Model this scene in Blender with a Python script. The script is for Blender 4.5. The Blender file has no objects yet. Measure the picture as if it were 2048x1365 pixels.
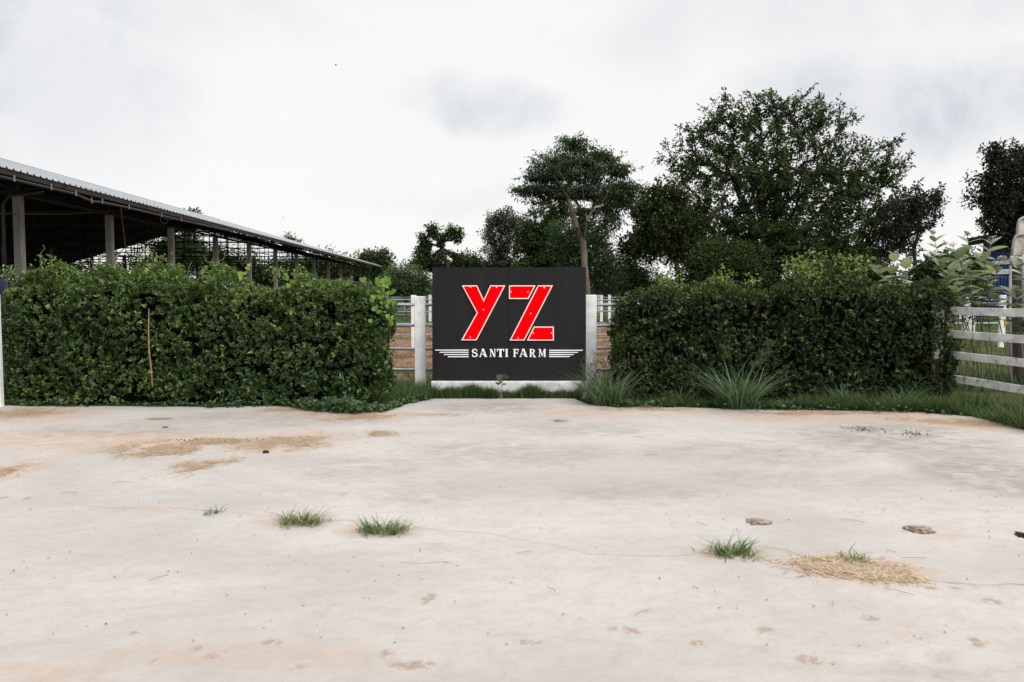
import bpy, bmesh, math, random
import numpy as np
from math import radians, sin, cos, pi
random.seed(7); rng = np.random.default_rng(11)
S = bpy.context.scene; COL = S.collection
# ------------------------------------------------------------------ camera, sky, sun
F = 2048*28/36.0; CAMH = 1.65; TH = math.atan(92.5/F)
cd = bpy.data.cameras.new('camera'); cam = bpy.data.objects.new('camera', cd); COL.objects.link(cam)
cd.lens = 28; cd.sensor_width = 36; cd.clip_end = 3000; cd.clip_start = 0.05
cam.location = (0, 0, CAMH); cam.rotation_euler = (pi/2-TH, 0, 0); S.camera = cam
cd.dof.use_dof = True; cd.dof.focus_distance = 13.0; cd.dof.aperture_fstop = 3.2
SUN_DIR = np.array([0.50, -0.52, 0.69]); SUN_DIR = SUN_DIR/np.linalg.norm(SUN_DIR)
sl = bpy.data.lights.new('sun', 'SUN'); sl.energy = 2.3; sl.angle = radians(24); sl.color = (1, .97, .93)
so = bpy.data.objects.new('sun', sl); COL.objects.link(so)
from mathutils import Vector
so.rotation_euler = Vector(tuple(SUN_DIR)).to_track_quat('Z', 'Y').to_euler()
S.view_settings.view_transform = 'Standard'; S.view_settings.look = 'None'
S.view_settings.exposure = 0.06; S.view_settings.gamma = 1
S.cycles.max_bounces = 6; S.cycles.transparent_max_bounces = 4

def P(px, py, D):
    dy = F*cos(TH)-(py-682.5)*sin(TH); dz = -F*sin(TH)-(py-682.5)*cos(TH)
    t = D/dy
    return np.array([(px-1024)*t, D, CAMH+dz*t])
def G(px, py, z=0.0):
    dy = F*cos(TH)-(py-682.5)*sin(TH); dz = -F*sin(TH)-(py-682.5)*cos(TH)
    t = (z-CAMH)/dz
    return np.array([(px-1024)*t, dy*t, z])
def direction(px, py):
    v = np.array([px-1024, F*cos(TH)-(py-682.5)*sin(TH), -F*sin(TH)-(py-682.5)*cos(TH)]); return v/np.linalg.norm(v)

class NT:
    def __init__(s, tree): s.t = tree; s.L = tree.links
    def n(s, typ, **kw):
        o = s.t.nodes.new(typ)
        for k, v in kw.items():
            if k.startswith('i_'):
                key = k[2:]; key = int(key) if key.isdigit() else key
                o.inputs[key].default_value = v
            else: setattr(o, k, v)
        return o
    def l(s, a, ao, b, bi): s.L.new(a.outputs[ao], b.inputs[bi])
    def math(s, op, a, b=None, clamp=False):
        m = s.n('ShaderNodeMath', operation=op, use_clamp=clamp)
        for i, v in enumerate((a, b)):
            if v is None: continue
            if isinstance(v, (int, float)): m.inputs[i].default_value = v
            else: s.L.new(v, m.inputs[i])
        return m.outputs[0]
    def ramp(s, fac, a, b, interp='EASE'):
        r = s.n('ShaderNodeValToRGB'); r.color_ramp.interpolation = interp
        r.color_ramp.elements[0].position = a; r.color_ramp.elements[1].position = b
        s.L.new(fac, r.inputs[0]); return r.outputs[0]
    def mix(s, fac, a, b, blend='MIX'):
        m = s.n('ShaderNodeMix', data_type='RGBA', blend_type=blend)
        for i, v in ((0, fac), (6, a), (7, b)):
            if isinstance(v, (int, float)): m.inputs[i].default_value = v
            elif isinstance(v, tuple): m.inputs[i].default_value = (v+(1,))[:4]
            else: s.L.new(v, m.inputs[i])
        return m.outputs[2]
    def noise(s, vec, scale, detail=4, rough=.55, dist=0):
        k = s.n('ShaderNodeTexNoise'); k.inputs['Scale'].default_value = scale
        k.inputs['Detail'].default_value = detail; k.inputs['Roughness'].default_value = rough
        k.inputs['Distortion'].default_value = dist
        if vec is not None: s.L.new(vec, k.inputs['Vector'])
        return k.outputs[0]

# world: Nishita sky veiled by a bright overcast with a few greyer patches
W = bpy.data.worlds.new('World'); S.world = W; W.use_nodes = True
w = NT(W.node_tree); W.node_tree.nodes.clear()
out = w.n('ShaderNodeOutputWorld'); bg = w.n('ShaderNodeBackground'); bg.inputs[1].default_value = 0.1
w.l(bg, 0, out, 0)
sky = w.n('ShaderNodeTexSky', sky_type='NISHITA', sun_disc=False)
sky.sun_elevation = math.asin(SUN_DIR[2]); sky.sun_rotation = math.atan2(SUN_DIR[0], SUN_DIR[1])
tc = w.n('ShaderNodeTexCoord'); gen = tc.outputs['Generated']
nz = w.n('ShaderNodeTexNoise'); nz.inputs['Scale'].default_value = 5; nz.inputs['Detail'].default_value = 8
w.L.new(gen, nz.inputs['Vector'])
vs = w.n('ShaderNodeVectorMath', operation='SUBTRACT'); w.L.new(nz.outputs[1], vs.inputs[0]); vs.inputs[1].default_value = (.5, .5, .5)
vm = w.n('ShaderNodeVectorMath', operation='SCALE'); w.l(vs, 0, vm, 0); vm.inputs['Scale'].default_value = .13
va = w.n('ShaderNodeVectorMath', operation='ADD'); w.L.new(gen, va.inputs[0]); w.l(vm, 0, va, 1)
total = None
for px, py, rx, ry, amp in [(950, 200, 130, 55, .75), (1040, 225, 115, 50, .5), (60, 150, 230, 170, .95), (60, 10, 320, 60, .8), (880, 400, 260, 40, .18), (500, 40, 180, 40, .3),
                            (1950, 190, 380, 95, .95), (1500, 60, 330, 90, .4), (1700, 20, 500, 60, .35), (1930, 400, 200, 40, .2), (200, 270, 180, 40, .3)]:
    d0 = direction(px, py)
    a = w.n('ShaderNodeVectorMath', operation='SUBTRACT'); w.l(va, 0, a, 0); a.inputs[1].default_value = tuple(d0)
    b = w.n('ShaderNodeVectorMath', operation='MULTIPLY'); w.l(a, 0, b, 0); b.inputs[1].default_value = (F/rx, F/rx*.6, F/ry)
    c = w.n('ShaderNodeVectorMath', operation='LENGTH'); w.l(b, 0, c, 0)
    m = w.n('ShaderNodeMapRange', interpolation_type='SMOOTHSTEP'); w.L.new(c.outputs['Value'], m.inputs[0])
    m.inputs[1].default_value = 1.35; m.inputs[2].default_value = .15; m.inputs[3].default_value = 0; m.inputs[4].default_value = amp
    total = m.outputs[0] if total is None else w.math('MAXIMUM', total, m.outputs[0])
soft = w.ramp(w.noise(gen, 2.2, 5, .55, .3), .45, .75)
fine = w.noise(gen, 5.0, 9, .6, .3); total = w.math('MULTIPLY', total, w.math('ADD', .45, w.math('MULTIPLY', w.ramp(fine, .36, .62), .95)))
total = w.math('ADD', total, w.math('MULTIPLY', soft, .16), clamp=True)
cloud = w.mix(total, (9.45, 9.38, 9.32), (6.5, 6.85, 7.35))
# overcast is brighter towards the zenith
sep = w.n('ShaderNodeSeparateXYZ'); w.L.new(gen, sep.inputs[0])
zen = w.n('ShaderNodeMapRange'); w.l(sep, 2, zen, 0); zen.inputs[1].default_value = .45; zen.inputs[2].default_value = 1.0
zen.inputs[3].default_value = 1.0; zen.inputs[4].default_value = 1.65
cl2 = w.n('ShaderNodeVectorMath', operation='SCALE'); w.L.new(cloud, cl2.inputs[0]); w.l(zen, 0, cl2, 'Scale')
fin = w.mix(.955, sky.outputs[0], cl2.outputs[0])
w.L.new(fin, bg.inputs[0])

# ------------------------------------------------------------------ helpers
def tag(o, label=None, cat=None, group=None, kind=None):
    if label: o['label'] = label
    if cat: o['category'] = cat
    if group: o['group'] = group
    if kind: o['kind'] = kind
    return o
def empty(name, loc=(0, 0, 0), rz=0):
    o = bpy.data.objects.new(name, None); COL.objects.link(o); o.location = tuple(float(v) for v in loc)
    o.rotation_euler = (0, 0, rz); o.empty_display_size = .2; return o
def mesh_np(name, V, faces_idx, nper, mat, parent=None, tone=None, smooth=False, local=None):
    V = np.asarray(V, dtype=np.float32)
    if parent is not None and local is None:
        V = V-np.array(parent.location, dtype=np.float32)
    me = bpy.data.meshes.new(name)
    fi = np.asarray(faces_idx, dtype=np.int32).reshape(-1); nf = len(fi)//nper
    me.vertices.add(len(V)); me.vertices.foreach_set('co', V.ravel())
    me.loops.add(len(fi)); me.loops.foreach_set('vertex_index', fi)
    me.polygons.add(nf); me.polygons.foreach_set('loop_start', np.arange(nf, dtype=np.int32)*nper)
    me.polygons.foreach_set('loop_total', np.full(nf, nper, dtype=np.int32))
    if tone is not None:
        at = me.attributes.new('tone', 'FLOAT', 'FACE'); at.data.foreach_set('value', np.asarray(tone, dtype=np.float32))
    me.update(calc_edges=True)
    if smooth: me.polygons.foreach_set('use_smooth', np.ones(nf, dtype=bool))
    me.materials.append(mat)
    o = bpy.data.objects.new(name, me); COL.objects.link(o)
    if parent is not None: o.parent = parent
    return o
class MB:
    def __init__(s): s.v = []; s.f = []
    def add(s, vs, fs):
        n = len(s.v); s.v += [tuple(float(c) for c in p) for p in vs]; s.f += [tuple(i+n for i in f) for f in fs]
    def box(s, a, b, jit=0):
        x0, y0, z0 = a; x1, y1, z1 = b
        s.add([(x0, y0, z0), (x1, y0, z0), (x1, y1, z0), (x0, y1, z0), (x0, y0, z1), (x1, y0, z1), (x1, y1, z1), (x0, y1, z1)],
              [(0, 3, 2, 1), (4, 5, 6, 7), (0, 1, 5, 4), (1, 2, 6, 5), (2, 3, 7, 6), (3, 0, 4, 7)])
    def tube(s, pts, rad, n=6, cap=True):
        pts = [np.array(p, float) for p in pts]; rings = []
        if not hasattr(rad, '__len__'): rad = [rad]*len(pts)
        vs = []; up = None
        for i, p in enumerate(pts):
            t = pts[min(i+1, len(pts)-1)]-pts[max(i-1, 0)]; t = t/(np.linalg.norm(t)+1e-9)
            if up is None: up = np.array([0, 0, 1.]) if abs(t[2]) < .9 else np.array([1., 0, 0])
            a = np.cross(t, up); a /= np.linalg.norm(a)+1e-9; b = np.cross(a, t); up = b
            for k in range(n):
                an = 2*pi*k/n+pi/n
                vs.append(p+rad[i]*(cos(an)*a+sin(an)*b))
        fs = []
        for i in range(len(pts)-1):
            for k in range(n):
                fs.append((i*n+k, i*n+(k+1) % n, (i+1)*n+(k+1) % n, (i+1)*n+k))
        if cap: fs.append(tuple(range(n))[::-1]); fs.append(tuple((len(pts)-1)*n+k for k in range(n)))
        s.add(vs, fs)
    def bar(s, a, b, w): s.tube([a, b], w*.7071, 4)
    def prism(s, poly, place, z0, z1):
        n = len(poly)
        ar = sum(poly[i][0]*poly[(i+1) % n][1]-poly[(i+1) % n][0]*poly[i][1] for i in range(n))
        if ar < 0: poly = poly[::-1]
        vs = [place(x, y, z0) for x, y in poly]+[place(x, y, z1) for x, y in poly]
        s.add(vs, [tuple(range(n))[::-1], tuple(range(n, 2*n))]+[(i, (i+1) % n, n+(i+1) % n, n+i) for i in range(n)])
    def build(s, name, mat, parent=None, smooth=False, bevel=0, world=True):
        me = bpy.data.meshes.new(name)
        off = np.array(parent.location) if (parent is not None and world) else np.zeros(3)
        me.from_pydata([tuple(np.array(v)-off) for v in s.v], [], s.f); me.update()
        if smooth: me.polygons.foreach_set('use_smooth', [True]*len(me.polygons))
        me.materials.append(mat)
        o = bpy.data.objects.new(name, me); COL.objects.link(o)
        if parent is not None: o.parent = parent
        if bevel:
            bv = o.modifiers.new('bevel', 'BEVEL'); bv.width = bevel; bv.segments = 2; bv.limit_method = 'ANGLE'
        return o
def _h(ix, iy, iz, seed):
    n = (ix*374761393+iy*668265263+iz*2147483647+seed*1274126177) & 0xffffffff
    n = ((n ^ (n >> 13))*1274126177) & 0xffffffff
    return ((n ^ (n >> 16)) & 0xffff)/65535.0
def vnoise(p, seed=0):
    p = np.asarray(p, float); i = np.floor(p).astype(np.int64); f = p-i; f = f*f*(3-2*f)
    r = 0
    for dx in (0, 1):
        for dy in (0, 1):
            for dz in (0, 1):
                wgt = (f[:, 0] if dx else 1-f[:, 0])*(f[:, 1] if dy else 1-f[:, 1])*(f[:, 2] if dz else 1-f[:, 2])
                r = r+wgt*_h(i[:, 0]+dx, i[:, 1]+dy, i[:, 2]+dz, seed)
    return r
def fbm(p, seed=0, o=4):
    p = np.asarray(p, float); r = 0; a = .5; t = 0
    for k in range(o): r = r+a*vnoise(p*2**k, seed+k); t += a; a *= .5
    return r/t
def unit(v): return v/(np.linalg.norm(v, axis=-1, keepdims=True)+1e-9)

# ------------------------------------------------------------------ materials
def new_mat(name):
    m = bpy.data.materials.new(name); m.use_nodes = True; m.node_tree.nodes.clear()
    t = NT(m.node_tree); o = t.n('ShaderNodeOutputMaterial'); p = t.n('ShaderNodeBsdfPrincipled'); t.l(p, 0, o, 0)
    return m, t, p, o
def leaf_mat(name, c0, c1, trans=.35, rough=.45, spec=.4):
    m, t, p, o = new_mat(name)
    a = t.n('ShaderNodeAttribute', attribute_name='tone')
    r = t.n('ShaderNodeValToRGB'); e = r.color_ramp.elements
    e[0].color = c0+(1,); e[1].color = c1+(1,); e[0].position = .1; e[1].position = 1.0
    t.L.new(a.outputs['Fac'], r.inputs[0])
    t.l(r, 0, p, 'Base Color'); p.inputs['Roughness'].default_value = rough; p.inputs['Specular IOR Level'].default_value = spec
    tr = t.n('ShaderNodeBsdfTranslucent')
    tl = t.mix(1.0, r.outputs[0], (1.5, 1.5, .6), 'MULTIPLY'); t.L.new(tl, tr.inputs[0])
    mx = t.n('ShaderNodeMixShader'); mx.inputs[0].default_value = trans; t.l(p, 0, mx, 1); t.l(tr, 0, mx, 2); t.l(mx, 0, o, 0)
    return m
def simple_mat(name, c, rough=.6, metal=0, var=.15, scale=3, bump=0, c2=None, thr=(.5, .7), spec=.5, stretch=None):
    m, t, p, o = new_mat(name); tcn = t.n('ShaderNodeTexCoord'); v = tcn.outputs['Object']
    if stretch:
        mp = t.n('ShaderNodeMapping'); mp.inputs['Scale'].default_value = stretch; t.L.new(v, mp.inputs[0]); v = mp.outputs[0]
    n1 = t.noise(v, scale, 6, .6)
    dark = tuple(x*(1-var*1.6) for x in c); lite = tuple(min(1, x*(1+var)) for x in c)
    base = t.mix(t.ramp(n1, .3, .7), dark, lite)
    if c2 is not None:
        base = t.mix(t.ramp(t.noise(v, scale*2.3, 8, .65, .5), thr[0], thr[1]), base, c2)
    t.L.new(base, p.inputs['Base Color']); p.inputs['Roughness'].default_value = rough; p.inputs['Metallic'].default_value = metal
    p.inputs['Specular IOR Level'].default_value = spec
    if bump:
        b = t.n('ShaderNodeBump'); b.inputs['Strength'].default_value = bump; b.inputs['Distance'].default_value = .02
        t.L.new(t.noise(v, scale*9, 6, .6), b.inputs['Height']); t.l(b, 0, p, 'Normal')
    return m
M = {}
M['bark'] = simple_mat('bark', (.10, .075, .055), .9, var=.35, scale=3, bump=.8, stretch=(1, 1, .3))
M['bark_pale'] = simple_mat('bark_pale', (.13, .10, .078), .9, var=.3, scale=4, bump=.8, stretch=(1, 1, .4))
M['stem_pale'] = simple_mat('stem_pale', (.20, .20, .13), .8, var=.2, scale=5)
M['bark_dark'] = simple_mat('bark_dark', (.035, .03, .025), .9, var=.35, scale=3, bump=.8)
M['white_paint'] = simple_mat('white_paint', (.80, .81, .81), .6, var=.09, scale=5, bump=.4, c2=(.30, .28, .25), thr=(.60, .74))
M['white_worn'] = simple_mat('white_worn', (.70, .69, .68), .75, var=.15, scale=4, bump=.6, c2=(.24, .21, .18), thr=(.54, .68))
M['plinth'] = simple_mat('plinth_render', (.70, .69, .67), .8, var=.18, scale=4, bump=.6, c2=(.22, .21, .19), thr=(.56, .70))
M['pipe'] = simple_mat('galvanised_pipe', (.36, .38, .40), .45, .7, var=.25, scale=6, c2=(.16, .10, .06), thr=(.6, .72), stretch=(.3, 1, 1))
M['board'] = simple_mat('charcoal_panel', (.0100, .0092, .0110), .62, var=.12, scale=2.2, bump=.12, c2=(.016, .0145, .016), thr=(.5, .85), spec=.22, stretch=(1.6, 1, .35))
M['red'] = simple_mat('red_letter', (.88, .0005, .004), .9, var=.03, scale=3, c2=(.84, .0005, .003), thr=(.5, .8), spec=.0)
M['cream'] = simple_mat('letter_trim', (.80, .74, .66), .5, var=.06, scale=8, c2=(.45, .16, .05), thr=(.68, .76))
M['letter_white'] = simple_mat('white_lettering', (.84, .85, .86), .5, var=.06, scale=7)
M['rivet'] = simple_mat('rivet_head', (.75, .6, .58), .35, .3, var=.1)
M['col'] = simple_mat('concrete_column', (.19, .178, .170), .85, var=.2, scale=2.5, bump=.4, stretch=(1, 1, .35))
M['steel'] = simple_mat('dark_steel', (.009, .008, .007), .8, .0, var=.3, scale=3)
M['fascia'] = simple_mat('fascia_steel', (.022, .018, .016), .8, var=.3, scale=3)
M['pvc'] = simple_mat('black_pipe', (.012, .012, .014), .5, var=.2)
M['bracket'] = simple_mat('bracket_metal', (.25, .25, .26), .5, .4, var=.2)
M['cable'] = simple_mat('cable_brown', (.10, .06, .03), .7, var=.2)
M['straw'] = None
M['blue'] = simple_mat('blue_sheet', (.005, .035, .17), .5, var=.2, scale=3, c2=(.02, .02, .04), thr=(.66, .85))
M['bluedark'] = simple_mat('dark_blue_plastic', (.006, .012, .045), .4, var=.2)
M['black_roof'] = simple_mat('black_roof', (.012, .012, .013), .7, var=.3)
M['fibre'] = simple_mat('weathered_fibreglass', (.47, .43, .36), .6, var=.25, scale=3, bump=.3, c2=(.24, .19, .13), thr=(.5, .75))
M['fibrerim'] = simple_mat('grey_rim', (.30, .31, .33), .6, var=.2, scale=5)
M['brownpanel'] = simple_mat('brown_panel', (.045, .027, .018), .8, var=.3, scale=4)
M['dung'] = simple_mat('dry_dung', (.46, .36, .28), .95, var=.35, scale=25, bump=1)
M['lump'] = simple_mat('dark_lump', (.05, .022, .014), .8, var=.4, scale=30, bump=1)
M['pebble'] = simple_mat('pebble_grey', (.20, .185, .17), .9, var=.4, scale=20)
M['crack'] = simple_mat('crack_shadow', (.16, .135, .12), 1, var=.3, scale=20)
M['twig'] = simple_mat('dry_twig', (.30, .17, .07), .8, var=.3, scale=12)
M['flower'] = leaf_mat('pink_flower', (.35, .20, .25), (.60, .40, .46), .3)
M['bird'] = simple_mat('bird_dark', (.03, .03, .035), .8)

# hedge / tree leaves
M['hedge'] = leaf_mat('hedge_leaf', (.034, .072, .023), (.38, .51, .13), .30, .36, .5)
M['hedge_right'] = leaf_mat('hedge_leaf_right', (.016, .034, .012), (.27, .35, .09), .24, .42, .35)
M['core'] = simple_mat('hedge_shade_core', (.006, .008, .004), 1, var=.4, scale=10, spec=.02)  # near-black colour standing for shade deep in the hedge
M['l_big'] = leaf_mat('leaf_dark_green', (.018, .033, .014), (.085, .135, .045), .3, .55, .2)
M['l_feather'] = leaf_mat('leaf_feathery', (.019, .040, .021), (.082, .145, .062), .28, .55, .25)
M['l_grey'] = leaf_mat('leaf_grey_green', (.034, .048, .033), (.10, .125, .08), .25, .6, .2)
M['l_olive'] = leaf_mat('leaf_olive', (.018, .030, .011), (.078, .118, .036), .28, .55, .2)
M['l_mid'] = leaf_mat('leaf_mid_green', (.028, .05, .02), (.12, .18, .06), .3, .55, .2)
M['l_bush'] = leaf_mat('leaf_pale_bush', (.045, .075, .04), (.20, .27, .15), .3, .55, .2)
M['l_far'] = leaf_mat('leaf_far_green', (.024, .036, .022), (.07, .10, .055), .25, .6, .15)
M['l_shade2'] = leaf_mat('leaf_grey_shade', (.020, .024, .018), (.055, .065, .045), .25, .6, .15)
M['l_shade'] = leaf_mat('leaf_blackish', (.010, .012, .009), (.030, .036, .020), .2, .6, .15)
M['vine'] = leaf_mat('vine_leaf', (.07, .15, .03), (.25, .37, .07), .4, .45, .4)
M['calo'] = leaf_mat('waxy_grey_leaf', (.08, .12, .08), (.44, .50, .43), .25, .6, .25)
M['yellow'] = leaf_mat('yellow_leaf', (.5, .30, .01), (.65, .42, .02), .4)
M['grass'] = leaf_mat('grass_blade', (.022, .045, .018), (.13, .20, .07), .3, .5, .35)
M['grass_dark'] = leaf_mat('grass_dark', (.018, .040, .014), (.10, .16, .05), .3, .55, .3)
M['grass_blue'] = leaf_mat('grass_bluish', (.034, .062, .034), (.155, .225, .14), .3, .5, .35)
M['grass_pale'] = leaf_mat('grass_pale', (.10, .13, .05), (.42, .40, .20), .3, .6, .2)
M['creeper'] = leaf_mat('creeper_leaf', (.022, .050, .022), (.095, .16, .075), .3, .5, .3)
M['reed'] = leaf_mat('reed_blade', (.09, .12, .07), (.22, .27, .18), .3, .6, .2)
M['straw'] = leaf_mat('straw_piece', (.33, .23, .155), (.74, .60, .455), .15, .8, .15)

# ------------------------------------------------------------------ leaf / blade builders
def leaves(name, pos, axis, nrm, length, width, mat, parent=None, tone=None, fold=.25):
    n = len(pos); axis = unit(axis); side = unit(np.cross(axis, nrm)); up = np.cross(side, axis)
    L = np.broadcast_to(np.asarray(length, float), (n,))[:, None]; Wd = np.broadcast_to(np.asarray(width, float), (n,))[:, None]
    b = pos; t = pos+axis*L-up*L*.12
    r1 = pos+axis*L*.33+side*Wd*.5+up*Wd*fold; r2 = pos+axis*L*.68+side*Wd*.40+up*Wd*fold*.7
    l1 = pos+axis*L*.33-side*Wd*.5+up*Wd*fold; l2 = pos+axis*L*.68-side*Wd*.40+up*Wd*fold*.7
    V = np.stack([b, r1, r2, t, l2, l1], 1).reshape(-1, 3)
    k = np.arange(n)[:, None]*6
    Fi = np.concatenate([k+np.array([[0, 1, 2, 3]]), k+np.array([[0, 3, 4, 5]])], 1)
    tn = None if tone is None else np.repeat(tone, 2)
    return mesh_np(name, V, Fi, 4, mat, parent, tn)
def blades(name, base, h, w_, mat, parent=None, tone=None, lean=.5, droop=.35, seg=4, az=None):
    n = len(base); h = np.broadcast_to(np.asarray(h, float), (n,)); w_ = np.broadcast_to(np.asarray(w_, float), (n,))
    az = rng.uniform(0, 2*pi, n) if az is None else az
    d = np.stack([np.cos(az), np.sin(az), np.zeros(n)], 1); s = np.stack([-np.sin(az), np.cos(az), np.zeros(n)], 1)
    tw = rng.uniform(-.8, .8, n)[:, None]; s = unit(s*np.cos(tw)+d*np.sin(tw))
    le = (np.asarray(lean)*rng.uniform(.3, 1.3, n))[:, None]; dr = (np.asarray(droop)*rng.uniform(.2, 1.4, n))[:, None]
    rows = []
    for k in range(seg+1):
        u = k/seg
        c = base+d*(le*h[:, None]*(u*.35+u*u*.65))+np.array([0, 0, 1.])*(h[:, None]*(u-dr*u*u))
        c[:, 2] = np.maximum(c[:, 2], base[:, 2]+.004*k)
        ww = (w_*(1-u**1.6)*.5+.0003)[:, None]
        rows.append(c-s*ww); rows.append(c+s*ww)
    V = np.stack(rows, 1).reshape(-1, 3); nv = 2*(seg+1); k = np.arange(n)[:, None]*nv
    Fi = np.concatenate([k+np.array([[2*i, 2*i+1, 2*i+3, 2*i+2]]) for i in range(seg)], 1)
    tn = np.repeat(rng.uniform(0, 1, n) if tone is None else tone, seg)
    return mesh_np(name, V, Fi, 4, mat, parent, tn)

# ------------------------------------------------------------------ ground
GX0, GX1 = -400, 400
def ground_mat():
    m, t, p, o = new_mat('paddock_ground'); tcn = t.n('ShaderNodeTexCoord'); v = tcn.outputs['Object']
    sp = t.n('ShaderNodeSeparateXYZ'); t.L.new(v, sp.inputs[0]); y = sp.outputs[1]; x = sp.outputs[0]
    wob = t.math('MULTIPLY', t.math('SUBTRACT', t.noise(v, .12, 3), .5), 16)
    yw = t.math('ADD', y, wob)
    soil = t.math('MULTIPLY', t.ramp(t.math('DIVIDE', yw, 100), .148, .165), t.math('SUBTRACT', 1, t.ramp(t.math('DIVIDE', yw, 100), .40, .45)))
    mp = t.n('ShaderNodeMapping'); mp.inputs['Scale'].default_value = (.10, .55, 1); t.L.new(v, mp.inputs[0])
    strips = t.ramp(t.noise(mp.outputs[0], 1.3, 5, .6), .52, .62)
    soil = t.math('MULTIPLY', soil, t.math('SUBTRACT', 1, t.math('MULTIPLY', strips, .75)))
    grass = t.mix(t.ramp(t.noise(v, 1.7, 8, .7), .3, .7), (.024, .040, .014), (.085, .115, .036))
    grass = t.mix(t.math('MULTIPLY', t.ramp(t.noise(v, .35, 5, .6), .5, .7), .5), grass, (.16, .14, .07))
    soil = t.math('MULTIPLY', soil, t.math('LESS_THAN', t.math('ADD', x, t.math('MULTIPLY', wob, .15)), 8.5))
    earth = t.mix(t.ramp(t.noise(v, 2.5, 9, .7), .3, .7), (.14, .078, .05), (.36, .215, .15))
    t.L.new(t.mix(soil, grass, earth), p.inputs['Base Color']); p.inputs['Roughness'].default_value = 1; p.inputs['Specular IOR Level'].default_value = .1
    b = t.n('ShaderNodeBump'); b.inputs['Strength'].default_value = 1; b.inputs['Distance'].default_value = .15
    t.L.new(t.noise(v, 3, 8, .7), b.inputs['Height']); t.l(b, 0, p, 'Normal')
    return m
xs = np.concatenate([np.linspace(-1500, -60, 10), np.linspace(-50, 50, 201), np.linspace(60, 1500, 10)])
ys = np.concatenate([np.linspace(-300, -10, 6), np.linspace(-5, 14, 20), np.linspace(14.15, 50, 240), np.linspace(52, 110, 30), np.linspace(130, 2500, 12)])
X, Y = np.meshgrid(xs, ys); p3 = np.stack([X.ravel()*1.3, Y.ravel()*1.6, 0*X.ravel()], 1)
rough = ((fbm(p3, 3, 4)-.5)*.34*np.clip((Y.ravel()-15)/1.5, 0, 1)*np.clip((48-Y.ravel())/10, 0, 1))
Z = -.03+rough
V = np.stack([X.ravel(), Y.ravel(), Z], 1); nx = len(xs); ny = len(ys)
ii = (np.arange(ny-1)[:, None]*nx+np.arange(nx-1)[None, :]).ravel()
Fi = np.stack([ii, ii+1, ii+1+nx, ii+nx], 1)
g = mesh_np('ground', V, Fi, 4, ground_mat(), smooth=True); tag(g, kind='structure')

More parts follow.
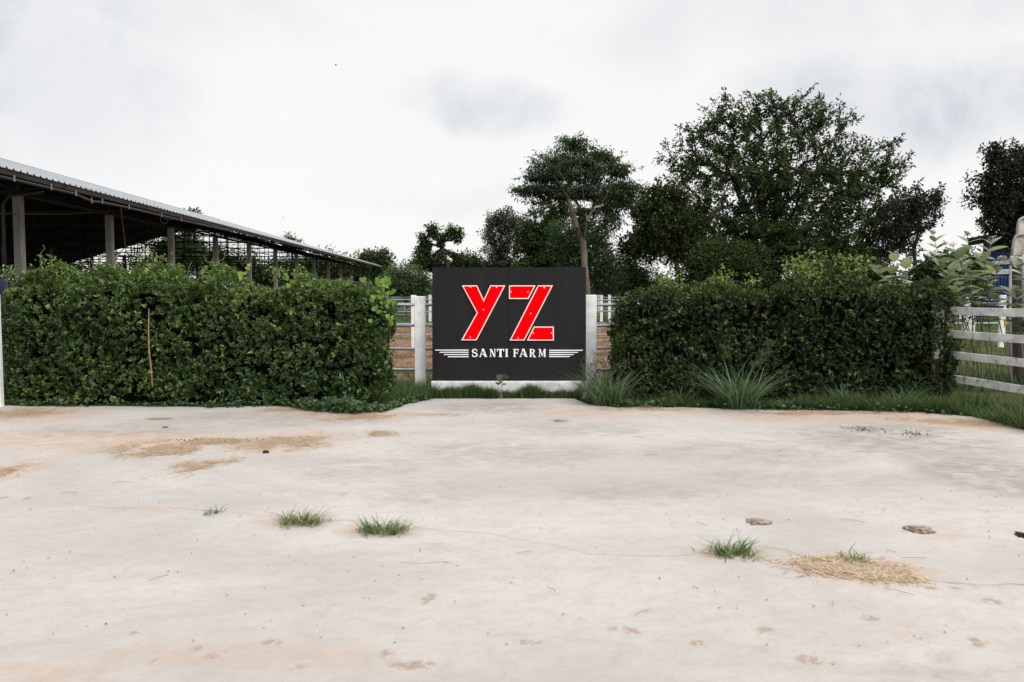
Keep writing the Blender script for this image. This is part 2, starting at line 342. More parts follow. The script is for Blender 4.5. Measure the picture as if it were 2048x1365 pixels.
# concrete yard
edge_px = [(-700, 812), (-200, 812), (0, 810), (60, 813), (200, 812), (420, 815), (560, 812), (640, 820), (720, 826), (770, 824), (820, 806), (868, 797), (1000, 797), (1148, 797),
           (1175, 808), (1230, 814), (1400, 815), (1560, 819), (1700, 822), (1850, 826), (1950, 834), (2048, 862), (2150, 890), (2300, 930), (2700, 1000)]
E = np.array([G(a, b) for a, b in edge_px])
def yb(x): return np.interp(x, E[:, 0], E[:, 1])
def slab_mat():
    m, t, p, o = new_mat('pale_concrete'); tcn = t.n('ShaderNodeTexCoord'); v = tcn.outputs['Object']
    at = t.n('ShaderNodeAttribute', attribute_name='stain'); sc = t.n('ShaderNodeSeparateColor'); t.l(at, 'Color', sc, 0)
    st = t.n('ShaderNodeMapping'); st.inputs['Scale'].default_value = (.75, 1.1, 1); st.inputs['Rotation'].default_value = (0, 0, -.5); t.L.new(v, st.inputs[0])
    sv = st.outputs[0]
    n1 = t.noise(sv, .55, 8, .62, .6); n2 = t.noise(sv, 2.2, 9, .68, .8); n3 = t.noise(v, 38, 6, .7); n4 = t.noise(sv, 7, 8, .7, .6)
    base = t.mix(t.ramp(n1, .3, .7), (.400, .375, .352), (.505, .480, .455))
    base = t.mix(t.math('MULTIPLY', t.ramp(n4, .42, .70), .40), base, (.345, .320, .298))
    n5 = t.noise(v, 16, 8, .75, .4); base = t.mix(t.math('MULTIPLY', t.ramp(n5, .50, .64), .26), base, (.34, .30, .27))
    # warm dust smears
    dust = t.math('ADD', t.math('MULTIPLY', t.ramp(n2, .50, .72), .30), t.math('MULTIPLY', sc.outputs[0], t.ramp(n4, .25, .6)), clamp=True)
    base = t.mix(dust, base, (.44, .315, .235))
    # footprints and scuffs: small brown blotches
    vo = t.n('ShaderNodeTexVoronoi', feature='F1'); vo.inputs['Scale'].default_value = 1.5; vo.inputs['Randomness'].default_value = 1
    dm = t.n('ShaderNodeMapping'); dm.inputs['Scale'].default_value = (1, 1.35, 1); t.L.new(v, dm.inputs[0])
    ad = t.n('ShaderNodeVectorMath', operation='ADD'); t.L.new(dm.outputs[0], ad.inputs[0])
    nn = t.n('ShaderNodeTexNoise'); nn.inputs['Scale'].default_value = 9; nn.inputs['Detail'].default_value = 4; t.L.new(v, nn.inputs['Vector'])
    nsb = t.n('ShaderNodeVectorMath', operation='SCALE'); t.L.new(nn.outputs[1], nsb.inputs[0]); nsb.inputs['Scale'].default_value = .22; t.l(nsb, 0, ad, 1)
    t.l(ad, 0, vo, 'Vector')
    vs_ = t.n('ShaderNodeSeparateColor'); t.l(vo, 'Color', vs_, 0)
    size = t.math('MULTIPLY', vs_.outputs[0], .11)
    blot = t.ramp(t.math('SUBTRACT', size, vo.outputs['Distance']), 0.0, .05)
    blot = t.math('MULTIPLY', blot, t.math('MULTIPLY', t.ramp(vs_.outputs[1], .45, .7), t.ramp(n4, .4, .6)))
    base = t.mix(t.math('MULTIPLY', blot, .75), base, (.33, .225, .16))
    base = t.mix(t.ramp(t.math('MULTIPLY', sc.outputs[2], t.ramp(t.noise(v, 14, 7, .7, .8), .36, .58)), .08, .9), base, (.335, .255, .20))
    # grey damp stains
    grey = t.math('MULTIPLY', t.math('MULTIPLY', sc.outputs[1], .8), t.ramp(t.math('MULTIPLY', t.math('ADD', n2, n4), .5), .36, .60))
    base = t.mix(grey, base, (.235, .220, .205))
    pale = t.math('MULTIPLY', t.ramp(t.noise(sv, 1.4, 9, .7, 1.5), .60, .78), .35)
    base = t.mix(pale, base, (.59, .575, .555))
    sp = t.ramp(n3, .58, .70); base = t.mix(t.math('MULTIPLY', sp, .45), base, (.25, .21, .18))
    # pits
    v2 = t.n('ShaderNodeTexVoronoi'); v2.inputs['Scale'].default_value = 9; t.L.new(v, v2.inputs['Vector'])
    v2s = t.n('ShaderNodeSeparateColor'); t.l(v2, 'Color', v2s, 0)
    pit = t.math('MULTIPLY', t.math('LESS_THAN', v2.outputs['Distance'], .09), t.math('GREATER_THAN', v2s.outputs[0], .86))
    base = t.mix(t.math('MULTIPLY', pit, .7), base, (.13, .10, .085))
    t.L.new(base, p.inputs['Base Color']); p.inputs['Roughness'].default_value = .82; p.inputs['Specular IOR Level'].default_value = .3
    b = t.n('ShaderNodeBump'); b.inputs['Strength'].default_value = .55; b.inputs['Distance'].default_value = .012
    t.L.new(t.math('ADD', t.math('MULTIPLY', n3, .5), t.math('ADD', n4, n2)), b.inputs['Height']); t.l(b, 0, p, 'Normal')
    return m
nx, ny = 620, 460
xs = np.concatenate([np.linspace(-17, -8.6, 40), np.linspace(-8.5, 8.5, 540), np.linspace(8.6, 17, 40)]); tt = np.concatenate([np.linspace(0, .39, 30), np.linspace(.392, 1, 430)])
Xg = np.repeat(xs[None], ny, 0)
wobx = (fbm(np.stack([xs*3, xs*0, xs*0], 1), 5)-.5)*.16
Yb = yb(xs)+wobx
Yg = -6+(Yb[None]+6)*tt[:, None]
Zg = np.zeros_like(Xg)
zn = (fbm(np.stack([Xg.ravel()*.35, Yg.ravel()*.35, Xg.ravel()*0], 1), 9)-.5)*.02
V = np.stack([Xg.ravel(), Yg.ravel(), zn], 1)
ii = (np.arange(ny-1)[:, None]*nx+np.arange(nx-1)[None, :]).ravel()
Fi = np.stack([ii, ii+1, ii+1+nx, ii+nx], 1)
# slab edge skirt
vb = V[(ny-1)*nx:].copy(); vb[:, 2] = -.12; nV = len(V); V = np.concatenate([V, vb])
k = np.arange(nx-1); Fi = np.concatenate([Fi, np.stack([(ny-1)*nx+k, (ny-1)*nx+k+1, nV+k+1, nV+k], 1)])
slab = mesh_np('concrete_yard', V, Fi, 4, slab_mat(), smooth=False); tag(slab, kind='structure')
dust = np.zeros(len(V)); grey = np.zeros(len(V)); spot = np.zeros(len(V))
def addblob(arr, px, py, rx, ry, amp, rot=0):
    c = G(px, py); ex = abs(G(px+rx, py)[0]-c[0]); ey = abs(G(px, py-ry)[1]-c[1])
    dx = V[:, 0]-c[0]; dy = V[:, 1]-c[1]
    if rot: dx, dy = dx*cos(rot)+dy*sin(rot), -dx*sin(rot)+dy*cos(rot)
    q = (dx/ex)**2+(dy/ey)**2
    arr[:] = np.maximum(arr, amp*np.clip(1.25-q, 0, 1)*(1.0))
for a in [(200, 880, 330, 22, .75), (700, 830, 180, 12, .8), (60, 830, 150, 18, .8), (1230, 825, 260, 12, .5), (1724, 1139, 150, 32, .9), (600, 1040, 95, 16, .6), (765, 1060, 100, 16, .6), (1460, 1105, 90, 14, .55),
          (20, 945, 60, 30, .8), (1700, 835, 300, 12, .8), (330, 1020, 80, 8, .5), (560, 880, 160, 26, .5), (1960, 850, 160, 14, .7), (1870, 1065, 70, 16, .4), (450, 1310, 320, 30, .35), (60, 1350, 200, 30, .5)]: addblob(dust, *a)
for a in [(560, 838, 260, 16, .6), (250, 860, 230, 14, .6), (980, 815, 130, 12, .85), (720, 935, 120, 26, .5), (1010, 905, 240, 26, .55), (1160, 860, 190, 16, .5), (1500, 905, 260, 26, .5), (1120, 842, 26, 5, 1), (1790, 880, 240, 34, .85),
          (1980, 950, 160, 44, .95), (1780, 858, 130, 10, .9), (1270, 985, 180, 24, .5), (850, 985, 120, 30, .4), (1900, 1340, 180, 36, .45), (1600, 960, 240, 20, .45), (870, 1092, 60, 10, .3)]: addblob(grey, *a)
for a in [(772, 1307, 17, 10), (1265, 1262, 22, 9), (592, 1336, 18, 8), (395, 1296, 14, 7), (428, 1310, 24, 10), (862, 1193, 14, 9), (845, 1203, 20, 8), (1985, 1203, 22, 8), (545, 1285, 24, 8), (265, 1266, 12, 5), (1240, 1255, 30, 8), (1955, 1285, 22, 12), (1620, 1318, 34, 12), (1060, 1285, 30, 8), (690, 987, 14, 5), (55, 997, 12, 4), (6, 995, 12, 4), (1760, 882, 14, 5), (1722, 858, 50, 8), (1395, 1285, 20, 7), (1860, 1175, 14, 4), (1910, 1177, 16, 4), (300, 1325, 16, 6), (1740, 1235, 24, 8), (820, 1330, 60, 12)]: addblob(spot, *a, 1.0)
ca = slab.data.attributes.new('stain', 'FLOAT_COLOR', 'POINT')
ca.data.foreach_set('color', np.stack([dust, grey, spot, 1+0*dust], 1).astype(np.float32).ravel())
# cracks: jagged hairline grooves
def crack(pxs, wd):
    pts = [G(a, b) for a, b in pxs]; path = []
    for a, b in zip(pts[:-1], pts[1:]):
        n = max(2, int(np.linalg.norm(b-a)/.09))
        for i in range(n): path.append(a+(b-a)*i/n+np.array([random.uniform(-.012, .012), random.uniform(-.018, .018), 0]))
    path.append(pts[-1]); mb = MB(); vs = []
    zf = lambda p: float((fbm(np.array([[p[0]*.35, p[1]*.35, 0]]), 9)[0]-.5)*.02)+.004
    for i, p in enumerate(path):
        d = path[min(i+1, len(path)-1)]-path[max(i-1, 0)]; d = d/np.linalg.norm(d); n = np.array([-d[1], d[0], 0])*wd*random.uniform(.3, 1)
        z = zf(p); vs += [(p[0]-n[0], p[1]-n[1], z), (p[0]+n[0], p[1]+n[1], z)]
    mb.add(vs, [(2*i, 2*i+1, 2*i+3, 2*i+2) for i in range(len(path)-1)])
    mb.build('crack', M['crack'], slab)
crack([(1850, 1158), (1900, 1166), (1950, 1169), (2060, 1170), (2200, 1182)], .0035)
crack([(1380, 1110), (1300, 1112), (1180, 1108), (1080, 1085), (960, 1065), (890, 1062), (820, 1052)], .0016)
crack([(540, 1035), (470, 1025), (420, 1022), (330, 1015), (230, 1018), (120, 1005)], .002)
crack([(1520, 1094), (1570, 1100), (1620, 1115)], .002)
crack([(650, 1041), (700, 1040), (730, 1046)], .002)
crack([(805, 1124), (850, 1126), (900, 1124)], .002)

# ------------------------------------------------------------------ hedges
def hedge(name, label, x0, x1, y0, y1, top_px, mat, Dtop, dens, seed, endtaper=.12, group='clipped hedges', ls=(.048, .085)):
    r = np.random.default_rng(seed)
    root = empty(name, ((x0+x1)/2, (y0+y1)/2, 0)); tag(root, label, 'hedge', group)
    tp = np.array([[P(a, 590, Dtop)[0], P(a, b, Dtop)[2]] for a, b in top_px]); tp = tp[np.argsort(tp[:, 0])]
    def top(x): return np.interp(x, tp[:, 0], tp[:, 1])
    # leaf sprigs on front, top, both ends, back
    A = {'f': (x1-x0)*2.0, 't': (x1-x0)*(y1-y0), 'e': 2*(y1-y0)*2.0, 'b': (x1-x0)*1.2}
    C, Nn = [], []
    for side, area in A.items():
        n = int(area*dens*(.35 if side == 'b' else 1)); u = r.uniform(0, 1, n); v = r.uniform(0, 1, n)
        if side in 'fb':
            x = x0+(x1-x0)*u; z = v*top(x); y = np.full(n, y0 if side == 'f' else y1); nn = np.tile([0, -1. if side == 'f' else 1., .25], (n, 1))
        elif side == 't':
            x = x0+(x1-x0)*u; y = y0+(y1-y0)*v; z = top(x); nn = np.tile([0, 0., 1], (n, 1))
        else:
            e = r.uniform(0, 1, n) < .5; x = np.where(e, x0, x1); y = y0+(y1-y0)*u; z = v*top(x); nn = np.stack([np.where(e, -1., 1.), 0*x, .2+0*x], 1)
        C.append(np.stack([x, y, z], 1)); Nn.append(nn)
    C = np.concatenate(C); Nn = np.concatenate(Nn)
    # round the corners, bulge with noise
    xm, ym = (x0+x1)/2, (y0+y1)/2; hx, hy = (x1-x0)/2, (y1-y0)/2
    qx = (C[:, 0]-xm)/hx; qy = (C[:, 1]-ym)/hy; zt = top(C[:, 0]); qz = np.clip(C[:, 2]/zt, 0, 1)
    bul = (fbm(C*np.array([1.3, 1.3, 1.5]), seed)-.5)*.40+(fbm(C*3.6, seed+5, 3)-.5)*.34
    shrink = 1-.12*np.clip(qz-.8, 0, 1)/.2
    C[:, 1] = ym+(C[:, 1]-ym)*shrink
    endr = np.clip((np.abs(C[:, 0]-xm)-(hx-.35))/.35, 0, 1); C[:, 1] = ym+(C[:, 1]-ym)*(1-.30*endr**2)
    topr = np.clip((qz-.85)/.15, 0, 1); C[:, 0] = xm+(C[:, 0]-xm)*(1-endtaper*.10*topr)
    fr = np.clip((np.abs(C[:, 1]-ym)-(hy-.3))/.3, 0, 1); C[:, 2] -= .10*topr*fr**2
    C[:, 2] -= .10*topr*endr**2
    depth = r.uniform(0, 1, len(C))**1.5*.26
    C = C+unit(Nn)*(bul-depth)[:, None]
    hole = fbm(C*np.array([2.2, 2.2, 2.2]), seed+20, 3)
    keep = (C[:, 2] > .03) & (r.uniform(0, 1, len(C)) < np.clip((hole-.28)*5, .35, 1)); C = C[keep]; Nn = Nn[keep]; depth = depth[keep]
    n = len(C); nl = 8
    ax = unit(unit(Nn)*.9+r.normal(0, .55, (n, 3))+np.array([0, 0, .45]))
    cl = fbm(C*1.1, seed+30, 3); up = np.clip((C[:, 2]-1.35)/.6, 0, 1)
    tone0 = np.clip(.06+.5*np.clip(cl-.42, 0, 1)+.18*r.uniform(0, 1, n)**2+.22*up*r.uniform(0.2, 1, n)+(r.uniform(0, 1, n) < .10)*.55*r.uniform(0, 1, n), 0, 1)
    pos = []; axs = []; nrm = []; tn = []; ln = []
    for k in range(nl):
        off = r.uniform(-.01, .055, n)[:, None]
        rad = unit(np.cross(ax, r.normal(0, 1, (n, 3))))
        a = unit(rad*r.uniform(.5, 1.1, n)[:, None]+ax*r.uniform(.3, .9, n)[:, None])
        pos.append(C+ax*off); axs.append(a); nrm.append(unit(ax+r.normal(0, .35, (n, 3)))); tn.append(np.clip(tone0+r.normal(0, .06, n), 0, 1)); ln.append(r.uniform(ls[0], ls[1], n))
    pos = np.concatenate(pos); axs = np.concatenate(axs); nrm = np.concatenate(nrm); tn = np.concatenate(tn); ln = np.concatenate(ln)
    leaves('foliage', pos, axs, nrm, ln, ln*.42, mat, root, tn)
    # near-black solid core, the hedge's inner shade as colour, plus real twigs
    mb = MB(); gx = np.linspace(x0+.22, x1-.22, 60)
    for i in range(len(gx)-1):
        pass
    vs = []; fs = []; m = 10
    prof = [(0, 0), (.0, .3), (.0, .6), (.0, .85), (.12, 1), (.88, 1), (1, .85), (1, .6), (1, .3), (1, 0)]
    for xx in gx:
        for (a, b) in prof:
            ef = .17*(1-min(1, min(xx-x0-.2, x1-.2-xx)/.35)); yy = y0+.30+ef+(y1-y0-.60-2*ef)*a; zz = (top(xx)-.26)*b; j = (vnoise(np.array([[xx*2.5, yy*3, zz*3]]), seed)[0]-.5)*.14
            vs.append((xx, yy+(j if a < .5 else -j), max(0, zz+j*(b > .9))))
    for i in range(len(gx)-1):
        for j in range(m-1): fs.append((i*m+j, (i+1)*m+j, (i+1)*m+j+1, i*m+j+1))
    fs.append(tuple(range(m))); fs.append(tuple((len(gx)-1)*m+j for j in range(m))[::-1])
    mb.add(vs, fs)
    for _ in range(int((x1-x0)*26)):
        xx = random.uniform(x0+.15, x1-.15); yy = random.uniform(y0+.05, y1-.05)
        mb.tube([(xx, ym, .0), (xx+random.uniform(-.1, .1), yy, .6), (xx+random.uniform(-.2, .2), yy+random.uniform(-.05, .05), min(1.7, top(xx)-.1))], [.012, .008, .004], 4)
    mb.build('shade_core_and_twigs', M['core'], root)
    return root, top
LT = [(a_, b_+12) for a_, b_ in [(-260, 545), (-120, 540), (-10, 568), (10, 556), (40, 537), (80, 520), (110, 522), (130, 548), (160, 552), (205, 532), (240, 548), (285, 522), (320, 530), (345, 552), (380, 553), (430, 538), (470, 545), (520, 566), (560, 556), (600, 545), (640, 553), (690, 556), (730, 562), (765, 575), (800, 610)]]
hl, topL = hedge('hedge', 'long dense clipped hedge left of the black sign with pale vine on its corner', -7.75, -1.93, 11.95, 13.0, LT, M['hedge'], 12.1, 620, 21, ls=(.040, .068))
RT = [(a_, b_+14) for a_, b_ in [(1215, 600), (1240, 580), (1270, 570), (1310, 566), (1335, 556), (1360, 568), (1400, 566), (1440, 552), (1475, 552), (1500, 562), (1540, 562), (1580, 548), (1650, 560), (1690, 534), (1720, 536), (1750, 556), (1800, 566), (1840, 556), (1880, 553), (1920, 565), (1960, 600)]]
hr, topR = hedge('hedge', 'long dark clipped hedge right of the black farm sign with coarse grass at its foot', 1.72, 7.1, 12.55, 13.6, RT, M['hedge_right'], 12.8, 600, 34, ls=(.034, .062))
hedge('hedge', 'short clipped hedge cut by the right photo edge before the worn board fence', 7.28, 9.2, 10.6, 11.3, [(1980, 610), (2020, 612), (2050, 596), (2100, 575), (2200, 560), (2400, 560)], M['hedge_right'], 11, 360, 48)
# straggling tall shoots on the right hedge
def shoots(base_pts, tips, mat, parent, nleaf=60, size=.06, stemr=.008, seed=3, spread=.16):
    r = np.random.default_rng(seed); pos = []; ax = []
    for b, tp in zip(base_pts, tips):
        b = np.array(b); tp = np.array(tp); mid = (b+tp)/2+r.normal(0, .05, 3); pts = [b, mid, tp]; mb = MB(); mb.tube(pts, [stemr, stemr*.7, stemr*.3], 5); mb.build('shoot_stem', M['bark'], parent)
        for k in range(nleaf):
            u = r.uniform(.2, 1.02); q = (b+(mid-b)*u*2) if u < .5 else (mid+(tp-mid)*(u*2-1))
            pos.append(q+r.normal(0, spread*(.35+.65*(1-abs(2*u-1.2)/1.2)), 3)*np.array([1, .8, .8])); ax.append(unit(r.normal(0, 1, 3)+np.array([0, 0, .5])))
    pos = np.array(pos); ax = np.array(ax); n = len(pos)
    ln = r.uniform(.7, 1.2, n)*size
    leaves('shoot_leaves', pos, ax, unit(r.normal(0, .6, (n, 3))+np.array([0, 0, 1])), ln, ln*.5, mat, parent, np.clip(r.uniform(.15, .72, n), 0, 1))
bp = []; tp = []
for a, b, a2, b2 in [(1580, 565, 1585, 522), (1600, 560, 1612, 512), (1610, 560, 1636, 505), (1600, 565, 1570, 535), (1620, 560, 1640, 530), (1590, 560, 1600, 525)]:
    bp.append(P(a, b, 12.9)); tp.append(P(a2, b2, 12.9+random.uniform(-.15, .15)))
shoots(bp, tp, M['hedge'], hr, 75, .06, .007, 3, .12)
bp = []; tp = []
for a, b, a2, b2 in [(1338, 575, 1336, 545), (1350, 575, 1352, 550), (1325, 575, 1318, 556), (1435, 565, 1430, 543), (1450, 565, 1448, 541), (1500, 572, 1506, 556), (1685, 545, 1680, 516), (1700, 545, 1705, 520), (1715, 545, 1722, 522), (1730, 548, 1738, 528)]:
    bp.append(P(a, b, 12.9)); tp.append(P(a2, b2, 12.9+random.uniform(-.15, .15)))
shoots(bp, tp, M['hedge'], hr, 42, .06, .006, 5, .09)
bp = []; tp = []
for a, b, a2, b2 in [(85, 535, 80, 512), (95, 535, 105, 514), (290, 535, 284, 515), (310, 535, 318, 517), (205, 545, 210, 526), (30, 550, 22, 536), (440, 550, 436, 528), (600, 555, 596, 537), (560, 560, 552, 541)]:
    bp.append(P(a, b, 12.2)); tp.append(P(a2, b2, 12.2+random.uniform(-.15, .15)))
shoots(bp, tp, M['hedge'], hl, 48, .055, .006, 6, .09)
# thin curling tendrils over the left hedge
for a, b, pts in [(80, 525, [(82, 505), (90, 498), (86, 490)]), (275, 530, [(276, 512), (284, 500), (290, 492)]), (235, 545, [(228, 520), (238, 508), (248, 504)]), (375, 552, [(378, 535), (384, 524)]), (190, 545, [(184, 525), (180, 517)]), (430, 545, [(430, 530), (438, 522), (446, 520)]), (330, 555, [(345, 535), (352, 530)])]:
    mb = MB(); mb.tube([P(a, b, 12.3)]+[P(x, y, 12.3) for x, y in pts], .004, 4); mb.build('tendril', M['stem_pale'], hl)
# pale heart-leaved vine over the end of the left hedge
vr = np.random.default_rng(5)
vroot = empty('climbing_vine', P(760, 700, 11.9)*np.array([1, 1, 0])); tag(vroot, 'bright yellow green vine with broad heart leaves sprawling over hedge corner beside the sign', 'vine')
pos = []; sz = []; tn_ = []
for (a, b, n, sx, sy, D) in [(766, 578, 22, 10, 12, 12.1), (755, 600, 12, 10, 22, 11.88), (712, 566, 8, 16, 5, 11.9), (772, 610, 12, 6, 20, 12.15), (781, 640, 8, 4, 12, 12.35), (600, 562, 7, 40, 8, 11.85), (660, 566, 4, 34, 5, 11.85)]:
    for _ in range(n):
        q = P(a+vr.normal(0, sx), b+vr.normal(0, sy), D+vr.uniform(-.12, .05)); pos.append(q); sz.append(vr.uniform(.05, .11)); tn_.append(vr.uniform(.1, 1) if a > 740 else vr.uniform(0, .35))
for a, b in [(499, 531), (496, 537), (491, 547), (484, 548), (481, 556), (480, 549), (576, 572)]:
    pos.append(P(a, b, 11.9)); sz.append(.075); tn_.append(.95)
def heart_leaves(name, pos, sz, tn_, mat, parent, r, face=(0.1, -1, .4)):
    hp = [(0, 0), (.28, -.12), (.5, .12), (.46, .42), (.22, .75), (0, 1.0), (-.22, .75), (-.46, .42), (-.5, .12), (-.28, -.12)]
    vs = []; fs = []; i = 0; tones = []
    for p, s, t_ in zip(pos, sz, tn_):
        nn = unit(np.array(face)+r.normal(0, .45, 3)); dn = unit(np.array([r.normal(0, .5), 0, -1.0]) - nn*np.dot(nn, np.array([0, 0, -1.0]))); sd = np.cross(nn, dn)
        for (u, v_) in hp: vs.append(p+sd*u*s+dn*(v_-.4)*s+nn*abs(u)*s*.28)
        fs += [(i, i+1, i+2, i+3), (i, i+3, i+4, i+5), (i, i+5, i+6, i+7), (i, i+7, i+8, i+9)]; tones += [t_]*4; i += 10
    return mesh_np(name, np.array(vs), np.array(fs), 4, mat, parent, tones)
heart_leaves('leaves', pos, sz, tn_, M['vine'], vroot, vr)
mb = MB(); mb.tube([P(770, 780, 12.2), P(778, 700, 12.2), P(782, 640, 12.2), P(768, 585, 12.0), P(735, 566, 11.8), P(640, 560, 11.8), P(560, 560, 11.8)], .006, 5)
mb.tube([P(482, 575, 11.9), P(486, 552, 11.9), P(498, 532, 11.9)], .003, 4)
mb.build('stem', M['bark'], vroot)
# dry hanging stem
mb = MB(); mb.tube([P(298, 618, 11.70), P(297, 660, 11.68), P(298, 700, 11.66), P(303, 745, 11.66), P(305, 775, 11.68)], [.007, .009, .012, .011, .006], 6)
o = mb.build('dry_vine_stem', M['twig']); tag(o, 'dry orange brown vine stem hanging down the face of the left hedge', 'vine stem')

# ------------------------------------------------------------------ fences
def post(mb, x, y, w_, h, z0=0.0):
    mb.box((x-w_/2, y-w_*.3, z0-.05), (x+w_/2, y+w_*.3, z0+h))
def pipe_fence(label, posts, Y, yfun=None, h=1.64, pw=.185, r=.026, x0=None, x1=None, heights=(1.49, 1.13, .75, .40)):
    root = empty('rail_fence', (posts[0], Y, 0)); tag(root, label, 'fence', 'white post and pipe fences round the paddock')
    for x in posts:
        mb = MB(); post(mb, x, Y, pw, h+random.uniform(-.02, .02)); mb.build('post', M['white_paint'], root, bevel=.012)
    for hh in heights:
        mb = MB(); pts = []; n = 14
        for i in range(n+1): xx = x0+(x1-x0)*i/n; pts.append((xx, Y+random.uniform(-.006, .006), hh+random.uniform(-.012, .012)))
        mb.tube(pts, r, 8); mb.build('rail', M['pipe'], root, smooth=True)
    return root
xl = P(840, 590, 13.35)[0]; xr = P(1182, 590, 13.35)[0]
pipe_fence('nearest post and pipe fence running behind both hedges and the black sign', [xl-8.4, xl-5.6, xl-2.8, xl, xr, xr+2.8, xr+5.6-.1, ], 13.35, x0=-9.9, x1=7.0)
pipe_fence('second post and pipe fence at the near side of the red soil', [P(827.5, 590, 25)[0]-4*k for k in range(3)]+[P(827.5, 590, 25)[0]+7+6*k for k in range(4)]+[P(2006, 590, 25)[0]], 25, x0=-13, x1=22, r=.022, pw=.17)
pipe_fence('third post and pipe fence beyond the red soil', [P(860, 590, 50)[0]+k*3.75 for k in range(-3, 4) if k not in (1,)]+[P(1203, 590, 50)[0]+k*3.75 for k in range(0, 9)], 50, x0=-17, x1=44, r=.022, pw=.17)
pipe_fence('farthest post and pipe fence in front of the reeds', [P(811, 590, 76)[0]+k*4.6 for k in range(-2, 18)], 76, x0=-20, x1=72, r=.022, pw=.2)

q = P(1939, 597, 33); mb = MB(); mb.box((q[0]-.22, 32.9, -.1), (q[0]+.22, 33.1, q[2])); mb.box((q[0]-.25, 32.86, q[2]), (q[0]+.25, 33.14, q[2]+.05)); o = mb.build('gate_pillar', M['white_worn'], bevel=.01); tag(o, 'stained white gate pillar seen above the worn board fence', 'pillar')
def board_fence(label, A, B, tops, posts, mat, hb=.12, th=.035, group='white board fences either side of the yard'):
    A = np.array(A, float); B = np.array(B, float); root = empty('board_fence', (A[0], A[1], 0)); tag(root, label, 'fence', group)
    d = (B-A)/np.linalg.norm(B-A); nrm = np.array([-d[1], d[0], 0.])
    for tz in tops:
        mb = MB(); n = 8
        vs = []
        for i in range(n+1):
            c = A+(B-A)*i/n; j = random.uniform(-.004, .004)
            for s, z in ((-1, tz-hb), (1, tz-hb), (1, tz), (-1, tz)): vs.append(c+nrm*s*th/2+np.array([0, 0, z+j]))
        fs = [(0, 1, 2, 3), tuple(n*4+k for k in (3, 2, 1, 0))]
        for i in range(n):
            for k_ in range(4): fs.append((i*4+k_, (i+1)*4+k_, (i+1)*4+(k_+1) % 4, i*4+(k_+1) % 4))
        mb.add(vs, fs); mb.build('rail', mat, root, bevel=.006)
    for (x, y) in posts:
        mb = MB(); post(mb, x, y, .15, 1.66); mb.build('post', mat, root, bevel=.01)
    return root
board_fence('worn white board fence with four rails between the right hedge and the edge hedge', (7.02, 12.75, 0), (7.45, 9.2, 0), (1.455, 1.085, .752, .374), [(6.93, 12.95), (7.60, 10.8)], M['white_worn'])
board_fence('white board fence cut by the left edge of the photo beside the left hedge', (-7.50, 12.8, 0), (-8.9, 9.4, 0), (1.50, 1.07, .70, .30), [P(-13, 590, 11.75)[:2]], M['white_paint'], hb=.15)

# ------------------------------------------------------------------ farm sign
SD = 13.02; sgx0 = P(864.6, 762, SD)[0]; sgx1 = P(1171.8, 762, SD)[0]; sz0 = P(1000, 762, SD)[2]; lean = radians(3.2)
SW = sgx1-sgx0; SH = 1.86
sroot = empty('farm_sign', ((sgx0+sgx1)/2, SD, 0)); tag(sroot, 'big charcoal farm sign board with red YZ letters and white SANTI FARM', 'sign')
def place(u, v, d):   # u,v in zoom pixels of the board, d = proud of face (towards viewer)
    x = sgx0+(u-20)/1617*SW; h = (1265-v)/1197*SH
    return (x, SD+h*sin(lean)-d*cos(lean), sz0+h*cos(lean)+d*sin(lean)*-1*-1)
def board_poly(mb, poly, z0, z1): mb.prism([(x, -y) for x, y in poly], lambda x, y, z: place(x, -y, z), z0, z1)
mb = MB(); board_poly(mb, [(700, 100), (960, 100), (960, 1240), (700, 1240)], -.0595, -.0205) if False else None
for poly in ([(20, 68), (828, 68), (828, 1265), (20, 1265)], [(831, 66), (1637, 66), (1637, 1265), (831, 1265)]):
    mb = MB(); board_poly(mb, poly, -.02, 0); mb.build('panel', M['board'], sroot)
mb = MB()
for u in (60, 420, 829, 1240, 1600): board_poly(mb, [(u-14, 90), (u+14, 90), (u+14, 1262), (u-14, 1262)], -.06, -.021)
for v in (110, 640, 1180): board_poly(mb, [(40, v-14), (1620, v-14), (1620, v+14), (40, v+14)], -.10, -.0605)
mb.build('back_frame', M['steel'], sroot)
mb = MB()
for u in (300, 1350):
    mb = MB(); q = place(u, 300, -.11); mb.bar(q, (q[0], q[1]+.12, 0), .05); mb.build('prop', M['steel'], sroot)
def inset(poly, d):
    n = len(poly); ar = sum(poly[i][0]*poly[(i+1) % n][1]-poly[(i+1) % n][0]*poly[i][1] for i in range(n)); s = 1 if ar > 0 else -1; outp = []
    for i in range(n):
        a = np.array(poly[i-1], float); b = np.array(poly[i], float); c = np.array(poly[(i+1) % n], float)
        e1 = unit(b-a); e2 = unit(c-b); n1 = np.array([-e1[1], e1[0]])*s; n2 = np.array([-e2[1], e2[0]])*s
        k_ = d/(1+np.dot(n1, n2)); outp.append(tuple(b+(n1+n2)*k_))
    return outp
YP = [(332, 258), (493, 258), (562, 408), (630, 258), (790, 258), (487, 838), (325, 838), (488, 548)]
ZP = [[(827, 258), (1108, 258), (1032, 402), (827, 402)], [(1130, 258), (1290, 258), (990, 840), (833, 840)], [(1088, 692), (1298, 692), (1300, 840), (1015, 840)]]
